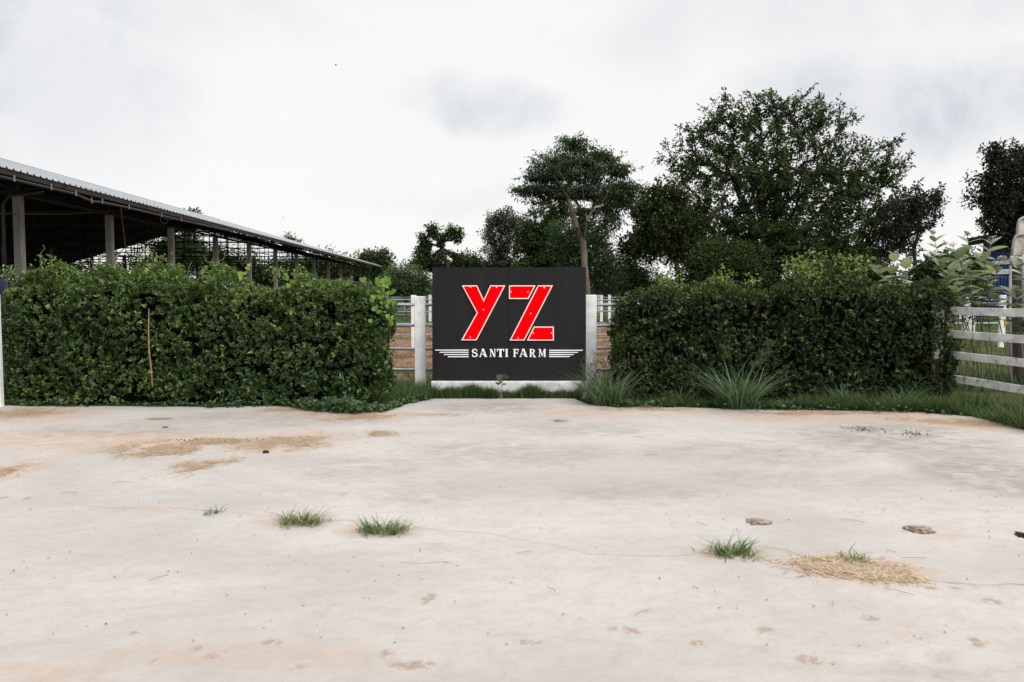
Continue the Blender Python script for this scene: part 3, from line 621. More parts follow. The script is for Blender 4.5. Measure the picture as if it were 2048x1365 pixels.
def big_letter(polys, rivets, lab):
    mb = MB(); [board_poly(mb, p_, .004, .030) for p_ in polys]; lt = mb.build('letter', M['cream'], sroot); tag(lt, lab)
    mb = MB(); [board_poly(mb, inset(p_, 11), .0301, .034) for p_ in polys]; o = mb.build('red_face', M['red'], sroot); o.parent = lt
    o.data.transform(__import__('mathutils').Matrix.Identity(4))
    for (u, v) in rivets:
        mb = MB(); mb.prism([(u+7*cos(a), -v+7*sin(a)) for a in np.linspace(0, 2*pi, 10)[:-1]], lambda x, y, z: place(x, -y, z), .0341, .040)
        r_ = mb.build('rivet', M['rivet'], sroot); r_.parent = lt
big_letter([YP], [(424, 278), (698, 278), (560, 515), (420, 804)], 'red letter Y with cream outline')
big_letter(ZP, [(849, 327), (1026, 326), (1198, 283), (1055, 556), (922, 812), (1081, 762), (1275, 762)], 'red stencil letter Z with cream outline')
# serif lettering, cap height 1, y up
def seg(x0, y0, x1, y1, wd):
    d = np.array([x1-x0, y1-y0]); d = d/np.linalg.norm(d); n = np.array([-d[1], d[0]])*wd/2
    return [(x0-n[0], y0-n[1]), (x1-n[0], y1-n[1]), (x1+n[0], y1+n[1]), (x0+n[0], y0+n[1])]
def vbar(x, wd, y0=0, y1=1): return [(x-wd/2, y0), (x+wd/2, y0), (x+wd/2, y1), (x-wd/2, y1)]
def serif(x, y, wd, up=1): return [(x-wd/2, y), (x+wd/2, y), (x+wd*.28, y+up*.09), (x-wd*.28, y+up*.09)]
def ribbon(pts, wds):
    pts = [np.array(p_, float) for p_ in pts]; res = []
    L, R = [], []
    for i, p_ in enumerate(pts):
        t_ = unit(pts[min(i+1, len(pts)-1)]-pts[max(0, i-1)]); n = np.array([-t_[1], t_[0]])*wds[i]/2; L.append(tuple(p_+n)); R.append(tuple(p_-n))
    for i in range(len(pts)-1): res.append([R[i], R[i+1], L[i+1], L[i]])
    return res
def arcpts(cx, cy, rx, ry, a0, a1, n): return [(cx+rx*cos(radians(a0+(a1-a0)*i/n)), cy+ry*sin(radians(a0+(a1-a0)*i/n))) for i in range(n+1)]
def gS():
    a = arcpts(.30, .74, .23, .22, 20, 270, 10)+arcpts(.30, .27, .25, .23, 90, -160, 10)[1:]
    n = len(a); return ribbon(a, [.07+.10*math.sin(pi*min(1, i/(n-1)))**.6 for i in range(n)])+[[(.50, .66), (.57, .66), (.55, 1.0), (.49, .93)], [(.02, .38), (.09, .36), (.10, .05), (.03, .0)]]
gA = lambda: [seg(.34, .98, .08, .05, .08), [(.30, 1.0), (.46, 1.04), (.74, .04), (.56, .04)], [(.16, .30), (.60, .30), (.60, .38), (.18, .38)], serif(.09, 0, .26), serif(.65, 0, .32), [(.22, .90), (.30, .9), (.36, 1.05), (.28, 1.05)], [(.40, .22), (.50, .12), (.54, .20), (.46, .30)]]
gN = lambda: [vbar(.13, .08), [(.06, 1), (.26, 1), (.66, .0), (.50, .0)], vbar(.62, .09, .0, 1), serif(.13, 0, .26), serif(.10, 1, .22, -1), serif(.62, 1, .26, -1)]
gT = lambda: [vbar(.32, .17, 0, .95), [(.02, .88), (.62, .88), (.62, 1), (.02, 1)], serif(.32, 0, .36), [(.02, .68), (.08, .68), (.10, .9), (.02, .9)], [(.56, .68), (.62, .68), (.62, .9), (.54, .9)]]
gI = lambda: [vbar(.16, .17), serif(.16, 0, .34), serif(.16, 1, .34, -1)]
gF = lambda: [vbar(.16, .17), [(.08, .88), (.58, .88), (.58, 1), (.08, 1)], [(.2, .46), (.46, .46), (.46, .56), (.2, .56)], serif(.16, 0, .36), [(.52, .70), (.58, .70), (.58, .9), (.50, .9)], [(.42, .36), (.48, .36), (.48, .66), (.42, .66)], [(.0, .93), (.1, .93), (.1, 1), (-.02, 1)]]
def gR(): return [vbar(.16, .17), serif(.16, 0, .34), serif(.14, 1, .28, -1)]+ribbon([(.16, .95)]+arcpts(.34, .73, .20, .21, 85, -85, 8)+[(.16, .50)], [.09]+[.10, .12, .15, .16, .16, .15, .12, .10, .09]+[.09])+[[(.28, .52), (.44, .50), (.70, -.02), (.52, -.06)], [(.5, -.08), (.74, -.02), (.76, .06), (.56, .04)]]
gM = lambda: [vbar(.12, .08), [(.05, 1), (.24, 1), (.46, .1), (.38, .1)], seg(.42, .12, .64, .98, .07), vbar(.70, .17), serif(.12, 0, .26), serif(.70, 0, .32), serif(.09, 1, .2, -1), serif(.73, 1, .26, -1)]
word = [('S', gS, 438, 498), ('A', gA, 512, 600), ('N', gN, 622, 690), ('T', gT, 700, 776), ('I', gI, 784, 822), ('F', gF, 868, 928), ('A', gA, 934, 1026), ('R', gR, 1040, 1112), ('M', gM, 1136, 1218)]
for ch, gf, ua, ub in word:
    polys = gf(); xs_ = [p_[0] for q in polys for p_ in q]; mn, mx = min(xs_), max(xs_); mb = MB()
    for i, q in enumerate(polys):
        q2 = [(ua+(x-mn)/(mx-mn)*(ub-ua), 1013-y*84) for x, y in q]
        board_poly(mb, q2, .003, .018+.0006*i)
    o = mb.build('letter', M['letter_white'], sroot); tag(o, 'white serif letter '+ch)
for i, (y_, a) in enumerate([(941, 47), (964, 93), (988, 138), (1011, 180)]):
    mb = MB(); board_poly(mb, [(a, y_+5), (a+10, y_-5), (405, y_-6), (400, y_+5)], .003, .016); mb.build('stripe', M['letter_white'], sroot)
for i, (y_, a) in enumerate([(943, 1610), (965, 1560), (988, 1515), (1009, 1475)]):
    mb = MB(); board_poly(mb, [(1247, y_-6), (a, y_-5), (a-14, y_+5), (1252, y_+6)], .003, .016); mb.build('stripe', M['letter_white'], sroot)
# plinth wall under the sign
px0 = P(862, 780, 12.88)[0]; px1 = P(1171, 780, 12.88)[0]; pt = P(1000, 764, 12.88)[2]
mb = MB(); mb.box((px0, 12.88, -.08), (px1, 13.2, pt)); o = mb.build('plinth_wall', M['plinth'], bevel=.012); tag(o, 'low whitewashed plinth wall under the black farm sign', 'low wall')

# ------------------------------------------------------------------ barn
BD = np.array([-44., F]); BD = BD/np.linalg.norm(BD); BN = np.array([-BD[1], BD[0]])   # v along, u to the left
ang = math.atan2(-44, F)
def B(u, v, z): q = BD*v+BN*u; return (q[0], q[1], z)
broot = empty('cattle_barn', B(11.1, 18.9, 0)); tag(broot, 'long open cattle barn with corrugated metal roof and concrete columns behind the left hedge', 'barn')
UE, UC, UR = 10.0, 11.1, 24.9; HE = CAMH+.262*UE; HR = CAMH+.277*UR; UFE = 2*UR-UE; UFC = 2*UR-UC; V0, V1 = 12.5, 74.8
slope = (HR-HE)/(UR-UE)
cols = [19.22+4.5*k for k in range(-1, 13)]
def zr(u): return HE+slope*(u-UE) if u <= UR else HE+slope*(UFE-u)
for k, v in enumerate(cols):
    for u in (UC, UR, UFC):
        if u > UC and False: continue
        mb = MB(); hw = .09
        ztop = zr(u)-.62 if u != UR else 4.35
        vs = [B(u-hw, v-hw, -.05), B(u+hw, v-hw, -.05), B(u+hw, v+hw, -.05), B(u-hw, v+hw, -.05), B(u-hw, v-hw, ztop), B(u+hw, v-hw, ztop), B(u+hw, v+hw, ztop), B(u-hw, v+hw, ztop)]
        mb.add(vs, [(0, 1, 2, 3), (4, 7, 6, 5), (0, 4, 5, 1), (1, 5, 6, 2), (2, 6, 7, 3), (3, 7, 4, 0)]); mb.build('column', M['col'], broot, bevel=.01)
def roof_sheet(ua, ub, name):
    vs = []; vv = []; v = V0
    while v < V1: vv += [(v, 0), (v+.16, 0), (v+.19, .038), (v+.22, .038)]; v += .25
    for dz in (0, -.012):
        for (q, h) in vv:
            for u in (ua, ub): vs.append(B(u, q, zr(u)+h+dz))
    n = len(vv); fs = []
    for i in range(n-1): fs.append((2*i, 2*i+1, 2*i+3, 2*i+2)); fs.append((2*n+2*i, 2*n+2*i+2, 2*n+2*i+3, 2*n+2*i+1))
    for i in range(n-1): fs.append((2*i, 2*i+2, 2*n+2*i+2, 2*n+2*i)); fs.append((2*i+1, 2*n+2*i+1, 2*n+2*i+3, 2*i+3))
    mb = MB(); mb.add(vs, fs); return mb.build(name, M['roofm'], broot)
def roof_mat():
    m, t, p, o = new_mat('corrugated_metal'); tcn = t.n('ShaderNodeTexCoord'); v = tcn.outputs['Object']
    ge = t.n('ShaderNodeNewGeometry'); sp = t.n('ShaderNodeSeparateXYZ'); t.l(ge, 'True Normal', sp, 0)
    up = t.math('GREATER_THAN', sp.outputs[2], 0)
    a = t.mix(t.ramp(t.noise(v, .6, 6, .6), .3, .7), (.27, .29, .31), (.36, .38, .40))
    t.L.new(a, p.inputs['Base Color']); p.inputs['Roughness'].default_value = .45; p.inputs['Metallic'].default_value = .25
    return m
M['roofm'] = roof_mat()
roof_sheet(UE, UR, 'roof'); roof_sheet(UR, UFE, 'roof')
# added near-black sheet under the roof, painting in the barn's interior shade
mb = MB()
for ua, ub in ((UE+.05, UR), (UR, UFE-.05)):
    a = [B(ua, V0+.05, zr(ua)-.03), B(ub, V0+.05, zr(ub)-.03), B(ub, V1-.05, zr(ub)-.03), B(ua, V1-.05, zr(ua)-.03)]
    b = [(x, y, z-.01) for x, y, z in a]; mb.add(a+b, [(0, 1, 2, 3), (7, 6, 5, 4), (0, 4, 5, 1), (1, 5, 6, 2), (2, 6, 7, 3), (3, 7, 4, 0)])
mb.build('ceiling_shade_sheet', M['steel'], broot)
mb = MB()
for ua, ub in ((UR-.3, UR), (UR, UR+.3)):
    mb.add([B(ua, V0, zr(ua)+.055), B(ub, V0, zr(ub)+.055), B(ub, V1, zr(ub)+.055), B(ua, V1, zr(ua)+.055)], [(0, 1, 2, 3)])
mb.build('ridge_cap', M['roofm'], broot)
mb = MB(); mb.bar(B(UE+.08, V0, HE-.07), B(UE+.08, V1, HE-.07), .11); mb.build('eave_beam', M['fascia'], broot)
mb = MB(); mb.bar(B(UFE-.08, V0, HE-.07), B(UFE-.08, V1, HE-.07), .11); mb.build('eave_beam', M['fascia'], broot)
for v in cols:
    mb = MB(); zb = 4.25
    for ua, ub in ((UE, UR), (UR, UFE)):
        mb.bar(B(ua, v, zr(ua)-.10), B(ub, v, zr(ub)-.10), .075)
    for s in (1, -1):
        f_ = lambda u: u if s == 1 else 2*UR-u
        mb.bar(B(f_(UC), v, zr(UC)-.60), B(f_(UR), v, zr(UR)-.85), .06)
        us = np.linspace(UC, UR, 12)
        for i, u in enumerate(us):
            zt = zr(u)-.12; zl = (zr(UC)-.60)+(u-UC)/(UR-UC)*(zr(UR)-.85-zr(UC)+.60)
            mb.bar(B(f_(u), v, zt), B(f_(u), v, zl), .036)
            if i < 11:
                u2 = us[i+1]; zl2 = (zr(UC)-.60)+(u2-UC)/(UR-UC)*(zr(UR)-.85-zr(UC)+.60)
                if i % 2: mb.bar(B(f_(u), v, zt), B(f_(u2), v, zl2), .034)
                else: mb.bar(B(f_(u), v, zl), B(f_(u2), v, zr(u2)-.12), .034)
        for zz in (4.05,):
            uu = UC if zz < 4.1 else UC+.6
            mb.bar(B(f_(uu), v, zz), B(UR, v, zz), .055)
        for u in np.linspace(UC+2.5, UR-.5, 6):
            zl = (zr(UC)-.60)+(u-UC)/(UR-UC)*(zr(UR)-.85-zr(UC)+.60)
            mb.bar(B(f_(u), v, 4.05), B(f_(u), v, zl), .04)
        mb.bar(B(f_(UC+6.2), v, 5.6), B(UR, v, 5.6), .045)
    mb.build('truss', M['steel'], broot)
for u in np.concatenate([np.linspace(UE+1.2, UR-.4, 8), np.linspace(UR+.4, UFE-1.2, 8)]):
    mb = MB(); mb.bar(B(u, V0, zr(u)-.06), B(u, V1, zr(u)-.06), .05); mb.build('purlin', M['steel'], broot)
for u in (UC, 18, UR, 31.8, UFC):
    mb = MB(); zz = 4.0 if u in (UC, UFC) else 4.3
    zt = zr(u)-.25 if u in (UC, UFC) else zz+.6
    mb.bar(B(u, V0, zz), B(u, V1, zz), .06); mb.bar(B(u, V0, zt), B(u, V1, zt), .05)
    v = V0
    while u == UR and v < V1-1.2: mb.bar(B(u, v, zz), B(u, v+.75, zt), .03); mb.bar(B(u, v+.75, zt), B(u, v+1.5, zz), .03); v += 1.5
    mb.build('lattice_girder', M['steel'], broot)
def on_eave(px, py, u=UE-.02):
    lo, hi = V0*.5, 90.
    for _ in range(50):
        m_ = (lo+hi)/2; q = B(u, m_, 0); xx = 1024+F*q[0]/q[1]
        if xx < px: lo = m_
        else: hi = m_
    q = B(u, lo, 0); return np.array([q[0], q[1], P(px, py, q[1])[2]])
z1 = lambda a, b: (a/4.876, 300+b/4.876)
pl = [(-180, 190), (0, 252), (170, 290), (530, 375), (760, 430), (930, 505), (1020, 512), (1280, 566), (1590, 640), (1780, 686), (2048, 745), (2250, 788)]
mb = MB(); mb.tube([on_eave(*z1(a, b)) for a, b in pl], .032, 8); mb.build('gutter_pipe', M['pvc'], broot, smooth=True)
for a, b in [(172, 285), (528, 370), (765, 430), (915, 500), (1020, 508), (1278, 562), (1590, 640), (1780, 684)]:
    q = on_eave(*z1(a, b)); mb = MB(); mb.box((q[0]+.03, q[1]-.018, q[2]-.05), (q[0]+.045, q[1]+.018, q[2]+.08)); mb.build('pipe_bracket', M['bracket'], broot)
mb = MB(); mb.tube([on_eave(*z1(a, b), UC) for a, b in [(-150, 610), (0, 625), (300, 626), (700, 630), (1000, 605), (1290, 585)]], .012, 5); mb.build('cable', M['cable'], broot)
mb = MB(); mb.tube([on_eave(*z1(a, b)) for a, b in [(1208, 560), (1220, 700), (1240, 900), (1250, 1150)]], .006, 4); mb.build('hanging_cord', M['cable'], broot)
mb = MB(); mb.tube([on_eave(*z1(a, b)) for a, b in [(1590, 640), (1588, 690), (1610, 720), (1650, 715), (1660, 690), (1640, 665), (1610, 655), (1650, 672), (1780, 690)]], .008, 4); mb.build('hanging_cord', M['pvc'], broot)
q = B(UC-.02, 18.75, 0); mb = MB(); mb.tube([(q[0]-.0, q[1]-.16, .2), (q[0]-.0, q[1]-.16, 3.7), (q[0]+.1, q[1]-.1, 3.9), (q[0]+.9, q[1]-.1, 4.0)], .035, 8); mb.build('downpipe', M['pvc'], broot, smooth=True)
# dark blue trough just above the hedge at the left edge
q = P(-10, 550, 16.5); mb = MB(); mb.tube([(q[0]-.6, q[1], 0), (q[0]-.6, q[1], .3), (q[0]-.6, q[1], 1.7), (q[0]-.6, q[1], 2.0), (q[0]-.6, q[1], 2.08)], [.70, .75, .75, .72, .35], 24)
o = mb.build('water_tank', M['bluedark'], smooth=False); tag(o, 'dark blue water tank behind the left end of the left hedge', 'tank')

# ------------------------------------------------------------------ trees
def tree(name, label, D, base_px, blobs, mat, ncl, nleaf, lsize, bark, seed=1, trunk=None, r0=.22, cr=.55, flat=1.0, depth=.75, aspect=.5, hole=.42, cat='tree', group='trees beyond the paddock', limbs=(), spray=0.0, hang=0.0, up=1.0, shell=.45):
    r = np.random.default_rng(seed); base = P(base_px, 600, D); base[2] = -.05
    root = empty(name, base); tag(root, label, cat, group)
    ar = np.array([b[2]*b[3]*(b[5] if len(b) > 5 else 1) for b in blobs], float); ar /= ar.sum(); pts = []
    sc = D/F
    while len(pts) < ncl:
        b = blobs[r.choice(len(blobs), p=ar)]; d = unit(r.normal(0, 1, 3)); rad = r.uniform(0, 1)**shell
        c = P(b[0], b[1], D+(b[4] if len(b) > 4 else 0)); q = c+d*rad*np.array([b[2]*sc, depth*(b[2]+b[3])/2*sc, b[3]*sc])
        if q[2] < .15: continue
        hv = fbm(q[None]*(.55 if cr > .4 else .9)/max(.5, cr)*.5, seed+7, 2)[0]
        if hv < hole and r.uniform() < .85: continue
        pts.append(q)
    pts = np.array(pts)
    # skeleton
    nodes = []; par = []
    tr = [base]+[P(a, b, D) for a, b in (trunk or [])]
    if not trunk:
        top_c = np.average([P(b[0], b[1]+b[3]*.3, D) for b in blobs], axis=0, weights=ar); tr = [base, base*.6+top_c*.4+np.array([0, 0, 0]), top_c]
    for i in range(len(tr)-1):
        a, b = np.array(tr[i]), np.array(tr[i+1]); n = max(2, int(np.linalg.norm(b-a)/.8))
        for k in range(n): nodes.append(a+(b-a)*k/n+(r.normal(0, .03*n**.5, 3)*np.array([1, 1, 0]) if k else 0)); par.append(len(nodes)-2)
    nodes.append(np.array(tr[-1])); par.append(len(nodes)-2)
    for lb in limbs:
        q0 = P(lb[0][0], lb[0][1], D); Aq = np.array(nodes); j = int(np.argmin(np.linalg.norm(Aq-q0, axis=1))); prev = nodes[j]; last = j; dy = r.uniform(-1, 1)*depth*3.5
        for qi, (a, b) in enumerate(lb[1:]):
            q1 = P(a, b, D+dy*(qi+1)/max(1, len(lb)-1)); n = max(2, int(np.linalg.norm(q1-prev)/.7)); p0_ = prev
            for k in range(1, n+1): nodes.append(p0_+(q1-p0_)*k/n+r.normal(0, .06, 3)); par.append(last); last = len(nodes)-1
            prev = nodes[last]
    ntr = len(nodes); ntk = next((i for i in range(1, ntr) if par[i] != i-1), ntr); zmin = nodes[int(ntk*(.7 if limbs else .35))][2]
    order = np.argsort(np.linalg.norm(pts-nodes[int(ntk*.7)], axis=1)); leafn = []
    for oi in order:
        q = pts[oi]; A = np.array(nodes); d = np.linalg.norm(A-q, axis=1)
        pen = d+1.2*np.clip(A[:, 2]-q[2]+.25*d, 0, None)+(A[:, 2] < zmin)*3
        j = int(np.argmin(pen)); a = A[j]; L = d[j]; n = max(1, int(L/.7)); last = j; bend = r.normal(0, .07*L, 3)+np.array([0, 0, -.10*L])
        for k in range(1, n+1):
            u = k/n; nodes.append(a+(q-a)*u+bend*math.sin(pi*u)); par.append(last); last = len(nodes)-1
        leafn.append(last)
    N = len(nodes); w_ = np.zeros(N)
    for j in leafn: w_[j] += 1
    for j in range(N-1, 0, -1):
        if par[j] >= 0: w_[par[j]] += w_[j]
    # note: children always follow parents in index
    rad = r0*(np.maximum(w_, .4)/max(w_[0], 1))**.52; rad = np.maximum(rad, .016*lsize/.2)
    A = np.array(nodes); vs = []; fs = []; nn = 6 if ncl > 120 else 5
    idx = [j for j in range(1, N) if par[j] >= 0]
    a = A[[par[j] for j in idx]]; b = A[idx]; t_ = unit(b-a); ref = np.where(np.abs(t_[:, 2:3]) < .9, np.array([[0, 0, 1.]]), np.array([[1., 0, 0]]))
    s_ = unit(np.cross(t_, ref)); u_ = np.cross(s_, t_)
    ra = np.minimum(rad[[par[j] for j in idx]], rad[idx]*1.6)[:, None]; rb = rad[idx][:, None]; ring = []
    for k in range(nn): an = 2*pi*k/nn; ring.append(a-t_*ra*.3+(s_*cos(an)+u_*sin(an))*ra)
    for k in range(nn): an = 2*pi*k/nn; ring.append(b+(s_*cos(an)+u_*sin(an))*rb)
    V_ = np.stack(ring, 1).reshape(-1, 3); kk = np.arange(len(idx))[:, None]*2*nn
    Fi_ = np.concatenate([kk+np.array([[k, (k+1) % nn, nn+(k+1) % nn, nn+k]]) for k in range(nn)], 1)
    mesh_np('trunk', V_, Fi_, 4, bark, root, smooth=True)
    # leaves
    C = np.repeat(pts, nleaf, 0); n = len(C)
    off = unit(r.normal(0, 1, (n, 3)))*(r.uniform(0, 1, n)**.5)[:, None]*cr*np.repeat(r.uniform(.6, 1.25, len(pts)), nleaf)[:, None]; off[:, 2] *= flat
    if spray:
        pn = np.array([nodes[par[j]] for j in leafn]); en = np.array([nodes[j] for j in leafn]); bd = np.zeros_like(pts); bd[order] = unit(en-pn+np.array([0, 0, .15])*(1 if hang == 0 else -.3)); bd = np.repeat(bd, nleaf, 0)
        off = off*.55+bd*(r.uniform(-1.5, 1.0, n)*spray*cr)[:, None]
    pos = C+off; axv = unit(off*np.array([1, 1, .5])+r.normal(0, .35, (n, 3))*cr+np.array([0, 0, -hang*cr])); nv = unit(r.normal(0, .55, (n, 3))+np.array([0, 0, up]))
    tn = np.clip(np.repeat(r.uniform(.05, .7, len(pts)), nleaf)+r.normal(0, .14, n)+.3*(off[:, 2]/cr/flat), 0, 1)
    ln = r.uniform(.65, 1.3, n)*lsize
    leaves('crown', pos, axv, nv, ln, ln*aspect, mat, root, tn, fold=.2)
    return root
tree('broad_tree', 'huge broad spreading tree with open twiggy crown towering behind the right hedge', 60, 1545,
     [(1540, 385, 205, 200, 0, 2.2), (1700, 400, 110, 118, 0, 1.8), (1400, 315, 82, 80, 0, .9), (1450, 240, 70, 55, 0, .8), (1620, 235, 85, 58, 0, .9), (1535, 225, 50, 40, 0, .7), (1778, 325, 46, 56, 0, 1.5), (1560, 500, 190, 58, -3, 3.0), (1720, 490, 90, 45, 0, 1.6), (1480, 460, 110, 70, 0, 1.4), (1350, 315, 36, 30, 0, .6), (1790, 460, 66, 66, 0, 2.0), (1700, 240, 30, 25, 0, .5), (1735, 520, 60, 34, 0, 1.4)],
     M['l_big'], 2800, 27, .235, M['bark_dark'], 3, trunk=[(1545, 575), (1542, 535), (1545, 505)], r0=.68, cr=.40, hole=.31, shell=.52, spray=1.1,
     limbs=[[(1545, 505), (1500, 430), (1450, 330), (1400, 270)], [(1545, 505), (1520, 400), (1500, 290), (1480, 210)], [(1545, 505), (1555, 400), (1560, 300), (1565, 200)], [(1545, 505), (1590, 420), (1610, 320), (1640, 220)],
            [(1545, 505), (1620, 440), (1680, 370), (1710, 280)], [(1545, 520), (1640, 470), (1720, 430), (1790, 340)], [(1545, 520), (1470, 470), (1400, 400), (1340, 330)], [(1545, 525), (1440, 500), (1380, 470)], [(1545, 525), (1650, 510), (1740, 490)], [(1555, 400), (1590, 340), (1600, 250)], [(1500, 430), (1430, 390), (1360, 310)]])
tree('slender_tree', 'slender thin tree with sparse crown right of the huge broad tree', 56, 1835,
     [(1850, 420, 38, 48), (1800, 440, 45, 50), (1780, 480, 45, 40), (1830, 400, 30, 30), (1870, 400, 22, 28), (1760, 520, 30, 25)], M['l_shade2'], 380, 15, .20, M['bark_dark'], 5, trunk=[(1833, 560), (1828, 500), (1840, 440)], r0=.12, cr=.42, hole=.38, spray=.8, limbs=[[(1828, 500), (1800, 450), (1785, 420)], [(1828, 500), (1855, 430), (1870, 395)]])
tree('leafy_tree', 'leafy olive green tree with twin pale trunks left of the huge broad tree', 52, 1352,
     [(1330, 400, 52, 42), (1300, 420, 48, 40), (1370, 430, 70, 55), (1300, 480, 60, 50), (1380, 500, 65, 40), (1265, 480, 30, 40), (1340, 460, 80, 60)], M['l_olive'], 650, 32, .23, M['bark_pale'], 7, trunk=[(1356, 560), (1352, 500), (1335, 440)], r0=.17, cr=.52, hole=.26, spray=.6, limbs=[[(1352, 500), (1372, 450), (1380, 400)]])
tree('flat_crowned_tree', 'tall tree with layered feathery crown and bare trunk behind the sign', 46, 1178,
     [(1150, 296, 40, 22), (1105, 318, 46, 14), (1200, 316, 44, 16), (1150, 342, 98, 27), (1085, 350, 44, 10, 0, 1.3), (1060, 380, 42, 5, 0, 3.5), (1240, 340, 36, 12), (1252, 372, 32, 12, 0, 1.4), (1255, 398, 22, 8, 0, 1.4), (1130, 382, 76, 17), (1205, 385, 66, 18), (1145, 282, 24, 10), (1228, 408, 40, 18), (1165, 425, 34, 12), (1085, 404, 28, 5), (1160, 455, 28, 12), (1225, 440, 22, 18)],
     M['l_feather'], 1150, 22, .20, M['bark_pale'], 9, trunk=[(1174, 575), (1169, 530), (1166, 485)], r0=.19, cr=.46, flat=.30, hole=.33, aspect=.28, hang=.5, up=.8, spray=.9,
     limbs=[[(1166, 485), (1150, 450), (1135, 400), (1110, 350)], [(1166, 485), (1172, 440), (1165, 380), (1155, 310)], [(1166, 490), (1190, 440), (1215, 390), (1240, 350)], [(1150, 450), (1110, 420), (1060, 385)], [(1172, 440), (1195, 390), (1205, 330)]])
tree('feathery_tree', 'darker mass of feathery foliage under the flat crown beside the pale trunk', 52, 1195,
     [(1185, 470, 50, 40), (1200, 520, 48, 40), (1150, 500, 35, 55), (1120, 480, 34, 36), (1215, 560, 40, 30), (1150, 550, 50, 30)], M['l_feather'], 400, 32, .20, M['bark'], 11, r0=.16, cr=.55, hole=.36, aspect=.35)
tree('grey_green_tree', 'fine leaved grey green tree rising over the top edge of the black sign', 72, 1005,
     [(1005, 440, 36, 30), (985, 470, 26, 34), (1030, 470, 34, 40), (1000, 510, 40, 36), (1025, 540, 38, 30), (985, 545, 26, 26)], M['l_grey'], 560, 28, .19, M['bark'], 13, r0=.2, cr=.52, hole=.33, spray=.6)
tree('dense_green_tree', 'dense dark green tree between the grey green tree and the flat crowned tree', 62, 1085,
     [(1085, 440, 34, 30), (1065, 480, 36, 50), (1110, 480, 36, 50), (1080, 530, 52, 40), (1120, 420, 22, 20)], M['l_big'], 520, 30, .22, M['bark'], 15, r0=.2, cr=.52, hole=.30, spray=.6)
tree('leaning_tree', 'small open crowned tree with dark leaning trunk left of the sign', 66, 900,
     [(866, 462, 13, 9), (848, 478, 12, 7), (905, 464, 18, 6), (918, 474, 9, 6), (882, 480, 12, 8), (846, 506, 16, 14), (866, 524, 22, 16), (908, 512, 10, 5), (840, 530, 20, 12)], M['l_big'], 300, 24, .22, M['bark_dark'], 17, trunk=[(895, 535), (884, 495), (876, 475)], r0=.20, cr=.42, hole=.22, spray=.9, limbs=[[(884, 495), (895, 478), (912, 468)], [(876, 475), (862, 465)], [(884, 500), (860, 488), (848, 480)]])
tree('round_bush_tree', 'light grey green rounded bushy tree just right of the barn end', 62, 815, [(808, 560, 46, 34), (830, 572, 40, 24), (780, 575, 26, 22)], M['l_bush'], 300, 40, .17, M['bark'], 19, r0=.12, cr=.6, hole=.2)
tree('small_dark_tree', 'small dark tree between the leaning tree and the grey green tree', 78, 930, [(935, 530, 32, 22), (905, 540, 26, 20), (955, 548, 22, 26)], M['l_olive'], 200, 44, .24, M['bark'], 21, r0=.15, cr=.7, hole=.25)
tree('dark_tree', 'dark round headed tree behind the far end of the barn roof', 95, 750, [(750, 520, 30, 25), (735, 545, 32, 26), (765, 545, 24, 25), (755, 570, 32, 24)], M['l_big'], 260, 44, .32, M['bark'], 23, r0=.25, cr=.9, hole=.25)
tree('edge_tree', 'tall blackish tree at the right edge above the blue shed', 42, 2060,
     [(2030, 370, 60, 55), (2000, 400, 42, 40), (2050, 330, 50, 45), (1975, 355, 40, 14), (1960, 395, 28, 12), (2020, 440, 62, 40), (2080, 400, 60, 70), (1995, 310, 26, 22), (2110, 330, 60, 60), (2030, 480, 50, 30)], M['l_shade2'], 1000, 22, .19, M['bark_pale'], 25, trunk=[(2040, 520), (2030, 450), (2035, 410)], r0=.22, cr=.40, hole=.34, spray=.8)
for i, (px_, D_, bl, lab, mt) in enumerate([
    (1230, 66, [(1230, 555, 60, 36), (1290, 560, 50, 32), (1260, 520, 30, 26)], 'mid green bushy tree in the gap right of the pale trunk', 'l_mid'),
    (1440, 50, [(1440, 520, 60, 40), (1400, 545, 60, 34), (1490, 545, 50, 34)], 'low olive bushy tree under the left side of the huge crown', 'l_olive'),
    (1890, 30, [(1890, 546, 34, 20), (1920, 550, 40, 24), (1865, 560, 24, 16)], 'dull green bush behind the grey leaved milkweed', 'l_olive'),
    (1700, 48, [(1690, 550, 70, 34), (1760, 565, 50, 26), (1630, 560, 50, 30)], 'low dark bushy tree under the right side of the huge crown', 'l_big'),
    (350, 96, [(350, 512, 62, 36), (390, 535, 70, 34), (290, 532, 62, 30), (330, 490, 30, 24)], 'dark tree seen through the left end of the barn interior', 'l_big'),
    (480, 92, [(470, 535, 60, 28), (440, 520, 36, 26), (520, 550, 50, 26)], 'dark tree seen through the middle of the barn interior', 'l_big'),
    (620, 98, [(600, 540, 60, 28), (650, 530, 50, 30), (700, 545, 40, 30)], 'dark tree seen between the last barn columns', 'l_big'),
    (381, 105, [(382, 434, 12, 10), (378, 455, 16, 14), (368, 505, 40, 30)], 'tall thin tree whose tip shows above the barn roof', 'l_big'),
    (575, 108, [(577, 482, 10, 7), (586, 494, 16, 8), (580, 545, 40, 22)], 'tree whose low tip shows above the middle of the barn roof', 'l_big'),
    (100, 84, [(100, 545, 80, 26), (0, 540, 80, 30), (190, 550, 50, 20)], 'dark tree row end seen under the barn at the far left', 'l_big'),
    (1150, 92, [(1150, 560, 80, 30), (1040, 560, 60, 28), (1110, 530, 60, 36)], 'far dark tree closing the gap behind the top of the sign', 'l_far')]):
    tree('bushy_tree', lab, D_, px_, bl, M[mt], 240, 40, .2 if D_ < 70 else .3, M['bark'], 40+i, r0=.12, cr=.6 if D_ < 70 else .95, hole=.22)
